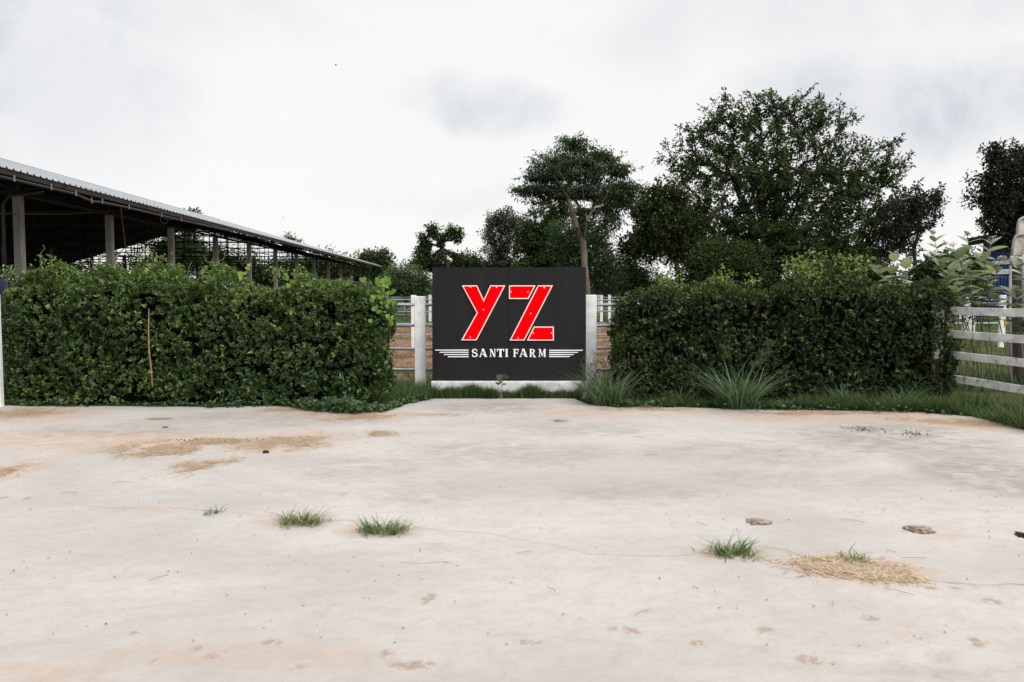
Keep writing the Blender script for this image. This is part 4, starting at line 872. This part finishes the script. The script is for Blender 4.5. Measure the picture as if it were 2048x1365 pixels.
# far woods on the horizon
r = np.random.default_rng(77); n = 46000
xx = r.uniform(-190, 230, n); yy = 130+r.uniform(-12, 12, n); hh = 2.2+3.0*fbm(np.stack([xx*.07, xx*0, xx*0], 1), 5, 4)
zz = r.uniform(0, 1, n)**.7*hh; pos = np.stack([xx, yy, zz], 1)
o = leaves('far_woods', pos, unit(r.normal(0, 1, (n, 3))), unit(r.normal(0, .6, (n, 3))+np.array([0, 0, 1])), r.uniform(.5, 1.0, n), .35, M['l_far'], None, np.clip(r.uniform(0, 1, n)*.7+.3*zz/hh, 0, 1))
tag(o, 'low far woods along the horizon behind the paddocks', 'woods', kind='stuff')
# reeds
n = 6000; xx = r.uniform(-24, 2, n); yy = 79+r.uniform(0, 5, n)
o = blades('reeds', np.stack([xx, yy, 0*xx], 1), r.uniform(1.3, 2.4, n), .05, M['reed'], lean=.35, droop=.25, seg=3); tag(o, 'tall pale reeds behind the farthest fence left of the sign', 'reeds', kind='stuff')
n = 5000; xx = r.uniform(6, 60, n); yy = 80+r.uniform(0, 6, n)
o = blades('tall_weeds', np.stack([xx, yy, 0*xx], 1), r.uniform(.9, 2.0, n), .05, M['grass_dark'], lean=.35, droop=.25, seg=3); tag(o, 'tall green weeds behind the farthest fence right of the sign', 'weeds', kind='stuff')

# ------------------------------------------------------------------ grass and weeds
def scatter(n, poly_px=None, rect=None, dens=None, r=None):
    pass
r = np.random.default_rng(99)
def edge_strip(xa, xb, d0, d1, n):   # points between the slab edge and further back
    x = r.uniform(xa, xb, n); y = yb(x)+r.uniform(d0, d1, n); return np.stack([x, y, np.full(n, -.03)], 1)
# paddock grass between hedges and soil
n = 30000; x = r.uniform(-12, 12, n); y = r.uniform(13.1, 17.5, n); keep = fbm(np.stack([x*.8, y*.8, 0*x], 1), 3) > .40
bs = np.stack([x, y, np.full(n, -.03)], 1)[keep]
o = blades('paddock_grass', bs, r.uniform(.10, .32, len(bs)), .010, M['grass'], lean=.6, droop=.4, seg=3); tag(o, 'uneven green grass behind the nearest pipe fence', 'grass', kind='stuff')
n = 22000; x = r.uniform(-16, 30, n); y = r.uniform(18, 60, n); keep = fbm(np.stack([x*.12, y*.45, 0*x], 1), 13) > .53
bs = np.stack([x, y, np.full(n, -.05)], 1)[keep]
o = blades('paddock_weeds', bs, r.uniform(.10, .30, len(bs)), .025, M['grass'], lean=.6, droop=.4, seg=3); tag(o, 'sparse green weed streaks growing across the red paddock soil', 'weeds', kind='stuff')
# grass left of sign, between hedge end and plinth
ga = G(860, 797); gb = G(790, 815)
n = 9000; x = r.uniform(-2.35, -1.30, n); y = r.uniform(12.0, 13.6, n); kp = y > yb(x)+.02; bs = np.stack([x, y, np.full(n, -.03)], 1)[kp]
o = blades('grass', bs, r.uniform(.10, .42, len(bs)), .007, M['grass'], lean=.7, droop=.5, seg=4); tag(o, 'fine green grass between the left hedge end and the sign plinth', 'grass', kind='stuff')
# short dark turf in front of plinth
n = 9000; x = r.uniform(-1.32, 1.12, n); y = r.uniform(12.56, 12.90, n); kp = (np.abs(x+.27+.1*np.sin(x*9)) > .035) & (y > yb(x)-.04)
hh = .11+.30*np.clip(fbm(np.stack([x*3.1+3, 0*x, 0*x], 1), 4, 4)-.22, 0, 1)+.07*r.uniform(0, 1, n)**2
bs = np.stack([x, y, np.full(n, -.03)], 1)[kp]
o = blades('grass', bs, hh[kp], .006, M['grass_dark'], lean=.4, droop=.3, seg=3); tag(o, 'short dark turf growing along the foot of the sign plinth', 'grass', kind='stuff')
# strip along right hedge
n = 24000; bs = np.concatenate([edge_strip(1.1, 8.5, -.03, .45, n//2), edge_strip(4.2, 8.5, 0.0, .6, n//2)]); hh = r.uniform(.05, .30, len(bs))*(.6+.9*fbm(bs*np.array([1.3, 1.3, 0]), 71, 3))*(1+.9*np.clip((bs[:, 0]-5.6)/1.5, 0, 1))
kp = fbm(bs*np.array([2.5, 2.5, 0]), 31, 3) > .38
o = blades('grass', bs[kp], hh[kp], .007, M['grass_dark'], lean=.8, droop=.5, seg=4); tag(o, 'green grass strip along the foot of the right hedge', 'grass', kind='stuff')
n = 30000; x = r.uniform(6.1, 9.4, n); y = yb(x)+r.uniform(.0, 3.4, n); bs = np.stack([x, y, np.full(n, -.03)], 1)
hn = fbm(np.stack([x*1.5, y*1.5, 0*x], 1), 61, 4); o = blades('long_grass', bs, (.08+r.uniform(0, .5, n)*np.clip((hn-.3)*3, .15, 1))*np.clip(.45+(y-yb(x)), .4, 1), .008, M['grass'], lean=.95, droop=.5, seg=4); tag(o, 'long green grass round the foot of the worn board fence', 'grass', kind='stuff')
# strip along left hedge: low creeper
def creeper(label, xa, xb, d0, d1, n, hgt, seed):
    rr = np.random.default_rng(seed); x = rr.uniform(xa, xb, n); c = fbm(np.stack([x*1.7, x*0, x*0], 1), seed, 3); y = yb(x)+d0+(d1-d0)*rr.uniform(0, 1, n)-.12*(c > .5)
    z = rr.uniform(0.0, 1, n)*hgt*(.4+1.2*c); pos = np.stack([x, y, z], 1); s = rr.uniform(.035, .075, n)
    o = leaves('creeper', pos, unit(rr.normal(0, 1, (n, 3))*np.array([1, 1, .3])), unit(rr.normal(0, .4, (n, 3))+np.array([0, -.3, 1])), s, s*.85, M['creeper'], None, rr.uniform(0, 1, n), fold=.12)
    tag(o, label, 'creeper', kind='stuff')
creeper('low creeping weeds spilling from under the left hedge onto the concrete', -7.6, -3.0, -.02, .12, 420, .09, 4)
creeper('thick round leaved creeper at the right corner of the left hedge', -3.1, -1.3, -.12, .36, 1500, .12, 6)
creeper('small creeping weeds along the straw edge by the right hedge', 1.3, 7.9, -.02, .40, 900, .08, 8)
# grass over the hedge foot left
bs = edge_strip(-7.7, -2.2, .0, .25, 5000); kp = fbm(bs*np.array([1.8, 1.8, 0]), 33, 3) > .5
o = blades('grass', bs[kp], r.uniform(.05, .16, kp.sum()), .007, M['grass_dark'], lean=.8, droop=.5, seg=3); tag(o, 'thin dark grass along the foot of the left hedge', 'grass', kind='stuff')
# big coarse clumps
def clump(label, px, py, nbl, h, spread, wd, mat, seed, lean=.75, droop=.55, stalks=0, flatten=1.0, group='coarse grass clumps along the right hedge', cat='grass clump', name='grass_clump', lo=.45):
    rr = np.random.default_rng(seed); c = G(px, py); root = empty(name, c); tag(root, label, cat, group)
    a = rr.uniform(0, 2*pi, nbl); q = rr.uniform(0, 1, nbl)**.6*spread
    bs = c+np.stack([np.cos(a)*q, np.sin(a)*q*flatten, 0*a], 1); az = a+rr.normal(0, .9, nbl)
    blades('blades', bs, rr.uniform(lo, 1.1, nbl)*h, wd*rr.uniform(.6, 1.2, nbl), mat, root, None, lean, droop, 6, az)
    if stalks:
        mb = MB()
        for _ in range(stalks):
            an = rr.uniform(-.6, 1.0); L = h*rr.uniform(1.0, 1.5); p0 = c+np.array([rr.normal(0, .05), rr.normal(0, .05), 0]); tpz = p0+np.array([sin(an)*L*.55, rr.normal(0, .1), L*.9]); mb.tube([p0, (p0+tpz)/2+np.array([-.03, 0, .08]), tpz], [.003, .002, .0015], 4)
            for _k in range(14):
                u = rr.uniform(.75, 1.0); s0 = p0+(tpz-p0)*u; d = unit(rr.normal(0, 1, 3)+np.array([sin(an)*2, 0, .2])); mb.tube([s0, s0+d*.09], [.0025, .0015], 3)
        mb.build('seed_stalks', M['grass_pale'], root)
    return root
clump('wide coarse grass clump right of the sign plinth', 1215, 808, 300, .72, .30, .019, M['grass_blue'], 1, .95, .5)
clump('tallest coarse grass clump with seed stalks in front of the right hedge', 1478, 815, 330, .82, .26, .019, M['grass_blue'], 2, 1.15, .45, stalks=7)
clump('small coarse grass clump at the middle of the right hedge foot', 1690, 812, 110, .52, .18, .016, M['grass_blue'], 3, .9, .5)
clump('thin coarse grass clump left of the seed stalk clump', 1360, 806, 60, .36, .18, .013, M['grass_blue'], 4, .9, .5)
clump('small coarse grass clump near the right end of the right hedge', 1800, 812, 90, .46, .2, .014, M['grass_blue'], 5, .9, .5, stalks=1)
clump('coarse grass clump at the foot of the worn board fence', 1945, 820, 150, .5, .3, .011, M['grass'], 6, .8, .5, stalks=2)
clump('upright grass clump against the left end of the right hedge', 1228, 785, 110, .85, .14, .014, M['grass'], 7, .4, .25)
# leafy weeds by right post
wr = np.random.default_rng(8); wroot = empty('leafy_weed', G(1190, 795)); tag(wroot, 'bushy small leaved weed in front of the white post right of the sign', 'weed')
mb = MB(); pos = []
for _ in range(16):
    b = G(1190+wr.normal(0, 12), 792); t_ = P(1192+wr.normal(0, 16), wr.uniform(690, 760), 12.6); mb.tube([b, (b+t_)/2+wr.normal(0, .02, 3), t_], [.004, .003, .002], 4)
    for _k in range(40): u = wr.uniform(.2, 1); pos.append(b+(t_-b)*u+wr.normal(0, .035, 3))
mb.build('stem', M['twig'], wroot); pos = np.array(pos); n = len(pos); s = wr.uniform(.02, .04, n)
leaves('leaves', pos, unit(wr.normal(0, 1, (n, 3))), unit(wr.normal(0, .5, (n, 3))+np.array([0, -.3, 1])), s, s*.6, M['creeper'], wroot, wr.uniform(.3, 1, n))
# young squash-like weed before plinth
wroot = empty('broad_leaf_weed', G(1004, 797)); tag(wroot, 'small broad leaved weed standing before the middle of the sign plinth', 'weed')
mb = MB(); mb.tube([G(1003, 796), P(1003, 775, 12.4), P(1008, 757, 12.4)], .004, 4); mb.build('stem', M['grass_dark'] if False else M['twig'], wroot)
heart_leaves('leaves', [P(1004, 754, 12.38), P(1013, 756, 12.4), P(998, 757, 12.36), P(996, 768, 12.34), P(1008, 770, 12.36), P(1001, 764, 12.33)], [.11, .10, .10, .09, .08, .07], [.3, .2, .4, .3, .5, .6], M['creeper'], wroot, wr, face=(0, -.6, 1))

# tufts growing through the yard
TG = 'grass tufts growing through cracks in the concrete'
def tuft(label, px, py, wpx, hpx, n, seed):
    rr = np.random.default_rng(seed); c = G(px, py); sc = c[1]/F; W_ = wpx*sc; H_ = hpx*sc; root = empty('grass_tuft', c); tag(root, label, 'grass tuft', TG)
    bs = []; az = []
    for _ in range(n):
        u = rr.uniform(-1, 1)*.62; bs.append(c+np.array([u*W_*.62+rr.normal(0, .02), rr.normal(0, .06), .0])); az.append((0 if u > 0 else pi)+rr.normal(0, 1.0))
    bs = np.array(bs); blades('green_blades', bs, rr.uniform(.35, 1.5, n)*H_, .0065, M['grass_tuft'], root, None, 1.35, .45, 5, np.array(az))
    m_ = n//2; b2 = c+np.stack([rr.normal(0, W_*.24, m_), rr.normal(0, .05, m_), 0*rr.normal(0, 1, m_)+.002], 1)
    blades('dry_blades', b2, rr.uniform(.5, 1.1, m_)*H_*.8, .006, M['grass_pale'], root, None, 1.8, .75, 4)
M['grass_tuft'] = leaf_mat('tuft_blade', (.045, .09, .03), (.19, .28, .12), .3, .5, .3)
tuft('tiny grass tuft, leftmost on the concrete', 428, 1026, 36, 10, 45, 1)
tuft('grass tuft on the concrete, second from the left', 603, 1047, 90, 28, 170, 2)
tuft('widest grass tuft, third from the left on the concrete', 768, 1064, 104, 28, 210, 3)
tuft('grass tuft with long stray blades right of centre', 1462, 1108, 92, 34, 150, 4)
tuft('small grass tuft growing out of the straw heap', 1712, 1121, 52, 18, 60, 5)

# straw
def straw(label, px, py, rx, ry, n, seed, rot=0.0):
    rr = np.random.default_rng(seed); c = G(px, py); ex = rx*c[1]/F; ey = abs(G(px, py-ry)[1]-c[1])
    a = rr.normal(0, .48, n*2); b = rr.normal(0, .48, n*2)
    p_ = np.stack([c[0]+a*ex, c[1]+b*ey+rot*a*ex, 0*a], 1); m_ = fbm(p_*np.array([4, 3, 0]), seed, 3)+.20*(1-np.hypot(a, b))+rr.normal(0, .09, len(a)); p_ = p_[m_ > .49][:int(n*.7)]; n = len(p_)
    az = rr.normal(0, 1, n)+rr.choice([0, pi], n); L = rr.uniform(.02, .075, n)*.5; wd = rr.uniform(.0012, .0028, n)
    d = np.stack([np.cos(az), np.sin(az), rr.normal(0, .05, n)], 1); s_ = np.stack([-np.sin(az), np.cos(az), 0*az], 1)
    zc = (fbm(np.stack([p_[:, 0]*.35, p_[:, 1]*.35, 0*p_[:, 0]], 1), 9)-.5)*.02
    p_[:, 2] = np.maximum(zc, zc)+rr.uniform(.003, .010, n)
    V_ = np.stack([p_-d*L[:, None]-s_*wd[:, None], p_+d*L[:, None]-s_*wd[:, None], p_+d*L[:, None]+s_*wd[:, None], p_-d*L[:, None]+s_*wd[:, None]], 1).reshape(-1, 3)
    o = mesh_np('straw', V_, np.arange(4*n).reshape(n, 4), 4, M['straw'], None, rr.uniform(0, 1, n)**.8); tag(o, label, 'straw', kind='stuff')
straw('widest straw scatter on the left of the yard', 336, 899, 120, 16, 6500, 1)
straw('dark flecked straw streak above the widest scatter', 420, 883, 85, 7, 3000, 2)
straw('straw scatter right of the widest one', 575, 885, 95, 17, 5200, 3)
straw('slanting straw scatter below the widest one', 400, 932, 62, 15, 2600, 4, rot=.5)
straw('straw at the foot of the left hedge corner', 705, 832, 85, 10, 5200, 5)
straw('thin straw along the left hedge foot', 580, 820, 80, 5, 2200, 6)
straw('faint straw scatter near the middle left', 750, 869, 48, 7, 1500, 7)
straw('thick straw in the left corner under the board fence', 50, 826, 95, 11, 5500, 8)
straw('straw cut by the left edge of the photo', 2, 945, 34, 18, 1600, 9)
straw('small straw spot near the left hedge', 318, 838, 26, 3, 700, 10)
straw('long straw heap holding a grass tuft on the right of the yard', 1722, 1140, 128, 24, 6500, 11, rot=-.30)
straw('straw band along the right hedge foot', 1640, 826, 190, 6, 5200, 12)
straw('straw band below the worn board fence', 1930, 846, 130, 9, 5000, 13, rot=-.35)
straw('straw near the coarse grass clump right of the sign', 1300, 818, 130, 5, 2200, 14)
straw('pale straw dusting left of centre by the sign', 880, 830, 70, 4, 500, 15)
# dung, lumps, pebbles
def lump(name, label, cat, px, py, w_, d_, h, mat, seed, group=None):
    rr = np.random.default_rng(seed); c = G(px, py); bm = bmesh.new(); bmesh.ops.create_icosphere(bm, subdivisions=4, radius=1)
    co = np.array([v.co[:] for v in bm.verts]); nz_ = fbm(co*2.8+seed, seed, 5)-.5
    for v, k_ in zip(bm.verts, nz_):
        q = np.array(v.co[:])*(1+1.5*k_); v.co = (q[0]*w_/2, q[1]*d_/2, max(-.3, q[2])*h)
    me = bpy.data.meshes.new(name); bm.to_mesh(me); bm.free(); me.materials.append(mat); me.polygons.foreach_set('use_smooth', [True]*len(me.polygons))
    o = bpy.data.objects.new(name, me); o.location = c; COL.objects.link(o); tag(o, label, cat, group); return o
lump('dry_dung', 'flat dry dung pat, left of the two above the right tufts', 'dung', 1517, 1045, .16, .15, .014, M['dung'], 1, 'dry dung pats on the concrete')
lump('dry_dung', 'flat dry dung pat, right of the two above the straw heap', 'dung', 1838, 1060, .17, .16, .016, M['dung'], 2, 'dry dung pats on the concrete')
lump('dry_dung', 'dark dung pat cut by the right edge of the photo', 'dung', 2043, 1072, .07, .10, .02, M['lump'], 3, 'dry dung pats on the concrete')
lump('brown_lump', 'small dark brown lump beside the left straw scatter', 'clod', 532, 906, .062, .05, .024, M['lump'], 4)
lump('fallen_leaf', 'dark curled fallen leaf near the left hedge', 'leaf', 331, 856, .075, .06, .014, M['lump'], 5)
lump('dry_dung', 'grey flat dung pat in front of the sign', 'dung', 1120, 843, .16, .12, .010, M['pebble'], 6, 'dry dung pats on the concrete')
def crumbs(label, px, py, rx, ry, n, seed):
    r2 = np.random.default_rng(seed); c = G(px, py); mb = MB(); ex = rx*c[1]/F; ey = abs(G(px, py-ry)[1]-c[1])
    for _ in range(n):
        q0 = np.array([c[0]+r2.normal(0, .5)*ex, c[1]+r2.normal(0, .5)*ey, .002]); s_ = r2.uniform(.004, .014); q = [q0+np.array([cos(a)*s_*r2.uniform(.5, 1.3), sin(a)*s_*r2.uniform(.5, 1.3), .004]) for a in np.linspace(0, 2*pi, 6)[:-1]]
        mb.add(q+[q0+np.array([0, 0, .004+s_*.7])], [(i, (i+1) % 5, 5) for i in range(5)])
    o = mb.build('dark_crumbs', M['lump']); tag(o, label, 'crumbs', kind='stuff')
crumbs('dark crumbs scattered on the brown stain by the right hedge', 1728, 860, 40, 7, 70, 1); crumbs('second patch of dark crumbs nearer the worn board fence', 1830, 868, 34, 7, 60, 2); crumbs('dark flecks along the top of the left straw streak', 425, 880, 80, 3, 60, 3)
rr = np.random.default_rng(12); mb = MB()
for _ in range(420):
    D_ = rr.uniform(3.6, 12); x = rr.uniform(-.68, .68)*D_; s = rr.uniform(.003, .008); c = np.array([x, D_, .0]); q = [c+np.array([cos(a)*s*rr.uniform(.6, 1.2), sin(a)*s*rr.uniform(.6, 1.2), .004]) for a in np.linspace(0, 2*pi, 6)[:-1]]
    mb.add(q+[c+np.array([0, 0, .004+s*.8])], [(i, (i+1) % 5, 5) for i in range(5)])
o = mb.build('grit', M['pebble']); tag(o, 'fine loose grit scattered over the concrete yard', 'grit', kind='stuff')
mb = MB()
for _ in range(34):
    D_ = rr.uniform(4, 11.5); x = rr.uniform(-.68, .68)*D_; a = rr.uniform(0, pi); L = rr.uniform(.03, .09); c = np.array([x, D_, .012]); d = np.array([cos(a), sin(a), 0])*L
    mb.tube([c-d, c+np.array([rr.normal(0, .006), rr.normal(0, .006), .003]), c+d], .0016, 4)
o = mb.build('loose_twigs', M['twig']); tag(o, 'loose twig and straw bits scattered on the open concrete', 'twigs', kind='stuff')

# ------------------------------------------------------------------ milkweed shrubs
def milkweed(label, base_px, D, tips, seed, extra_yellow=False):
    rr = np.random.default_rng(seed); base = P(base_px, 600, D); base[2] = -.02; root = empty('milkweed_shrub', base); tag(root, label, 'shrub', 'grey leaved milkweed shrubs by the board fence')
    lp = []; la = []; ln_ = []; ll = []; tt_ = []; fl = MB(); fpos = []
    for (a, b) in tips:
        tp_ = P(a, b-8, D+rr.uniform(-.5, .4)); b0 = base+rr.normal(0, .30, 3)*np.array([1, .6, 0]); mid = b0+(tp_-b0)*.5+np.array([(b0[0]-tp_[0])*.15, 0, .12]); path = []
        for i in range(9): u = i/8; path.append((1-u)**2*b0+2*u*(1-u)*mid+u*u*tp_)
        mb = MB(); mb.tube(path, [.014-.009*i/8 for i in range(9)], 6); mb.build('stem', M['stem_pale'], root, smooth=True)
        rot = rr.uniform(0, pi)
        for k in range(10):
            u = .56+.44*k/9.; i = min(7, int(u*8)); q = path[i]+(path[i+1]-path[i])*(u*8-i); rot += pi/2+rr.normal(0, .25); t_ = unit(path[i+1]-path[i])
            for s in (0, pi):
                h_ = np.array([cos(rot+s), sin(rot+s), 0]); el = rr.uniform(.35, 1.1) if k > 6 else rr.uniform(-.1, .7)
                lp.append(q); la.append(unit(h_+np.array([0, 0, el]))); ln_.append(unit(np.array([0, 0, 1.])-h_*el*.8+rr.normal(0, .2, 3))); ll.append(rr.uniform(.17, .33)*(.55 if k > 8 else 1)); tt_.append(np.clip(rr.uniform(.1, .95), 0, 1))
        for _ in range(2):
            c = tp_+rr.normal(0, .04, 3)+np.array([0, 0, .03])
            fp = c+unit(rr.normal(0, 1, (26, 3)))*rr.uniform(.01, .045, 26)[:, None]; leaves('flower_head', fp, unit(rr.normal(0, 1, (26, 3))), unit(rr.normal(0, 1, (26, 3))), .024, .020, M['flower'], root, rr.uniform(0, 1, 26))
    lp, la, ln_, ll, tt_ = map(np.array, (lp, la, ln_, ll, tt_)); n = len(lp)
    # broad rounded leaves: 3 rows
    axis = unit(la); side = unit(np.cross(axis, ln_)); up = np.cross(side, axis); V_ = []; W_ = ll*.56
    outl = [(0, .12), (.18, .72), (.42, 1.0), (.7, .86), (.9, .45), (1.0, .02)]
    for (u, w0) in outl:
        cc = lp+axis*(ll*u)[:, None]-up*(ll*.16*u*u)[:, None]
        for s in (-1, 0, 1): V_.append(cc+side*(s*W_*.5*w0)[:, None]+up*(abs(s)*W_*.10*w0)[:, None])
    V_ = np.stack(V_, 1).reshape(-1, 3); k = np.arange(n)[:, None]*18; fq = []
    for i in range(5):
        for j in range(2): fq.append([3*i+j, 3*i+j+1, 3*i+j+4, 3*i+j+3])
    Fi_ = np.concatenate([k+np.array([f_]) for f_ in fq], 1); mesh_np('leaves', V_, Fi_, 4, M['calo'], root, np.repeat(tt_, 10), smooth=True)
    if extra_yellow:
        o = leaves('dead_leaf', np.array([P(2008, 636, 12.0)]), np.array([[.1, 0, -1.]]), np.array([[.3, -1, .1]]), .16, .055, M['yellow'], root, np.array([.6])); tag(o, 'yellow dead leaf hanging below the top rail')
    return root
milkweed('tall grey leaved milkweed with pink flowers between the right hedge and the blue shed', 1960, 13.9, [(1866, 478), (1905, 500), (1935, 480), (1925, 530), (1985, 484), (1960, 520), (1890, 535), (1945, 560), (1985, 545), (1910, 560), (1970, 575), (2000, 530), (1870, 520)], 4, True)
milkweed('smaller milkweed at the right edge in front of the brown panel', 2060, 13.4, [(2036, 545), (2056, 520), (2030, 590), (2075, 560)], 6)
milkweed('milkweed sprig with pink buds rising behind the right part of the right hedge', 1800, 14.1, [(1790, 520), (1752, 545), (1812, 535)], 8)

# ------------------------------------------------------------------ blue shed and curved panels at right edge
SHD = 60.0
c0 = P(1964, 600, SHD); e2 = unit(np.array([c0[0], c0[1], 0.])); e1 = np.array([e2[1], -e2[0], 0.])
sr = empty('blue_shed', (c0[0], c0[1], 0)); tag(sr, 'blue sheet metal shed with black lean-to roof at the right edge', 'shed')
ZL = P(1964, 474, SHD)[2]; ZS = .17
def SP(a, d, z): q = c0+e1*a+e2*d; return (q[0], q[1], z)
def ztop(a): return ZL+ZS*a
mb = MB(); n = 90; vs = []
for i in range(n+1):
    a = 9.0*i/n; d = (.05 if i % 2 else 0); vs += [SP(a, d, 0), SP(a, d, ztop(a))]
mb.add(vs, [(2*i, 2*i+2, 2*i+3, 2*i+1) for i in range(n)]); mb.build('front_wall', M['blue'], sr)
mb = MB(); mb.add([SP(0, .055, 0), SP(.06, .055, 0), SP(.06, 7, 0), SP(0, 7, 0), SP(0, .055, ZL), SP(.06, .055, ZL), SP(.06, 7, ZL), SP(0, 7, ZL)], [(0, 3, 2, 1), (4, 5, 6, 7), (0, 1, 5, 4), (1, 2, 6, 5), (2, 3, 7, 6), (3, 0, 4, 7)]); mb.build('side_wall', M['blue'], sr)
mb = MB(); q4 = [SP(-1.1, -.9, ztop(-1.1)+.06), SP(9.4, -.9, ztop(9.4)+.06), SP(9.4, 7.5, ztop(9.4)+.06), SP(-1.1, 7.5, ztop(-1.1)+.06)]
mb.add([(x, y, z-.14) for x, y, z in q4]+q4, [(0, 3, 2, 1), (4, 5, 6, 7), (0, 1, 5, 4), (1, 2, 6, 5), (2, 3, 7, 6), (3, 0, 4, 7)]); mb.build('roof', M['black_roof'], sr)
mb = MB()
for i in range(30):
    a = -1.1+10.5*i/29; mb.tube([SP(a, -.93, ztop(a)+.08), SP(a, 7.5, ztop(a)+.08)], .045, 5)
mb.build('roof_ribs', M['black_roof'], sr)
mb = MB(); mb.bar(SP(-1.0, -.06, ztop(-1)-.12), SP(9, -.06, ztop(9)-.12), .12); mb.bar(SP(1.2, -.06, ZL-.5), SP(3.0, -.06, ZL-1.2), .07); mb.build('roof_beam', M['black_roof'], sr)
for a in (0.03, 3.0):
    mb = MB(); mb.bar(SP(a, -.07, 0), SP(a, -.07, ztop(a)-.1), .12); mb.build('frame_post', M['black_roof'], sr)
for zz, hw in ((P(1985, 526, SHD)[2], .16), (P(1985, 544, SHD)[2], .22)):
    mb = MB(); mb.add([SP(.6, -.03, zz-hw), SP(2.9, -.03, zz-hw*.6), SP(2.9, -.03, zz+hw), SP(.6, -.03, zz+hw*.7), SP(.6, -.01, zz-hw), SP(2.9, -.01, zz-hw*.6), SP(2.9, -.01, zz+hw), SP(.6, -.01, zz+hw*.7)], [(0, 1, 2, 3), (7, 6, 5, 4), (0, 4, 5, 1), (1, 5, 6, 2), (2, 6, 7, 3), (3, 7, 4, 0)]); mb.build('pale_band', M['white_worn'], sr)
# stepped fibreglass chute with rounded rims
cr_ = empty('curved_chute', P(2040, 600, 15)*np.array([1, 1, 0])); tag(cr_, 'weathered cream fibreglass chute with stepped rounded rims beside the blue shed', 'chute')
def chute_panel(nm, outl, D0, th, mat, rim_n):
    pts = [P(a, b, D0) for a, b in outl]; mb = MB(); n = len(pts)
    back = [p_+unit(np.array([p_[0]+.2, p_[1], 0]))*th for p_ in pts]; mb.add(pts+back, [tuple(range(n)), tuple(range(n, 2*n))[::-1]]+[(i, n+i, n+(i+1) % n, (i+1) % n) for i in range(n)]); o = mb.build(nm, mat, cr_)
    if rim_n: mb = MB(); mb.tube([p_+np.array([.01, -.03, 0]) for p_ in pts[:rim_n]], .022, 8); r_ = mb.build('rim', M['fibrerim'], cr_, smooth=True); r_.parent = o
chute_panel('upper_panel', [(2031, 470), (2032, 458), (2034, 446), (2037, 439), (2043, 436), (2140, 432), (2140, 470)], 15.2, .30, M['fibre'], 6)
chute_panel('middle_panel', [(2020, 511), (2023, 494), (2025, 480), (2028, 473), (2035, 470), (2140, 464), (2140, 509)], 15.0, .25, M['fibre'], 6)
chute_panel('lip', [(2019, 530), (2020, 512), (2140, 510), (2140, 530)], 14.96, .2, M['fibre'], 2)
chute_panel('lower_panel', [(2020, 790), (2017, 640), (2018, 531), (2140, 531), (2140, 790)], 15.0, .2, M['brownpanel'], 3)
mb = MB(); mb.tube([P(2046, 500, 14.93), P(2045, 540, 14.9), P(2048, 640, 14.9), P(2050, 790, 14.9)], .03, 8); mb.build('rib', M['fibrerim'], cr_, smooth=True)

# ------------------------------------------------------------------ birds
def bird(label, px, py, D, s):
    c = P(px, py, D); mb = MB()
    mb.tube([c+np.array([-s*.5, 0, 0]), c+np.array([-s*.2, 0, .01]), c+np.array([s*.25, 0, .01]), c+np.array([s*.45, 0, .03]), c+np.array([s*.58, 0, .02])], [s*.02, s*.09, s*.1, s*.06, s*.01], 6)
    for d in (1, -1): mb.add([c+np.array([s*.2, 0, .02]), c+np.array([-s*.15, 0, .02]), c+np.array([-s*.25, d*s*.8, s*.3]), c+np.array([s*.05, d*s*.75, s*.32]), c+np.array([s*.2, 0, .035]), c+np.array([-s*.15, 0, .035])], [(0, 1, 2, 3), (4, 3, 2, 5)])
    o = mb.build('bird', M['bird']); tag(o, label, 'bird', 'small birds in flight')
bird('tiny dark bird high in the sky above the barn side', 672, 131, 60, .2); bird('tiny dark bird low in the sky just over the barn roof', 566, 436, 60, .12)
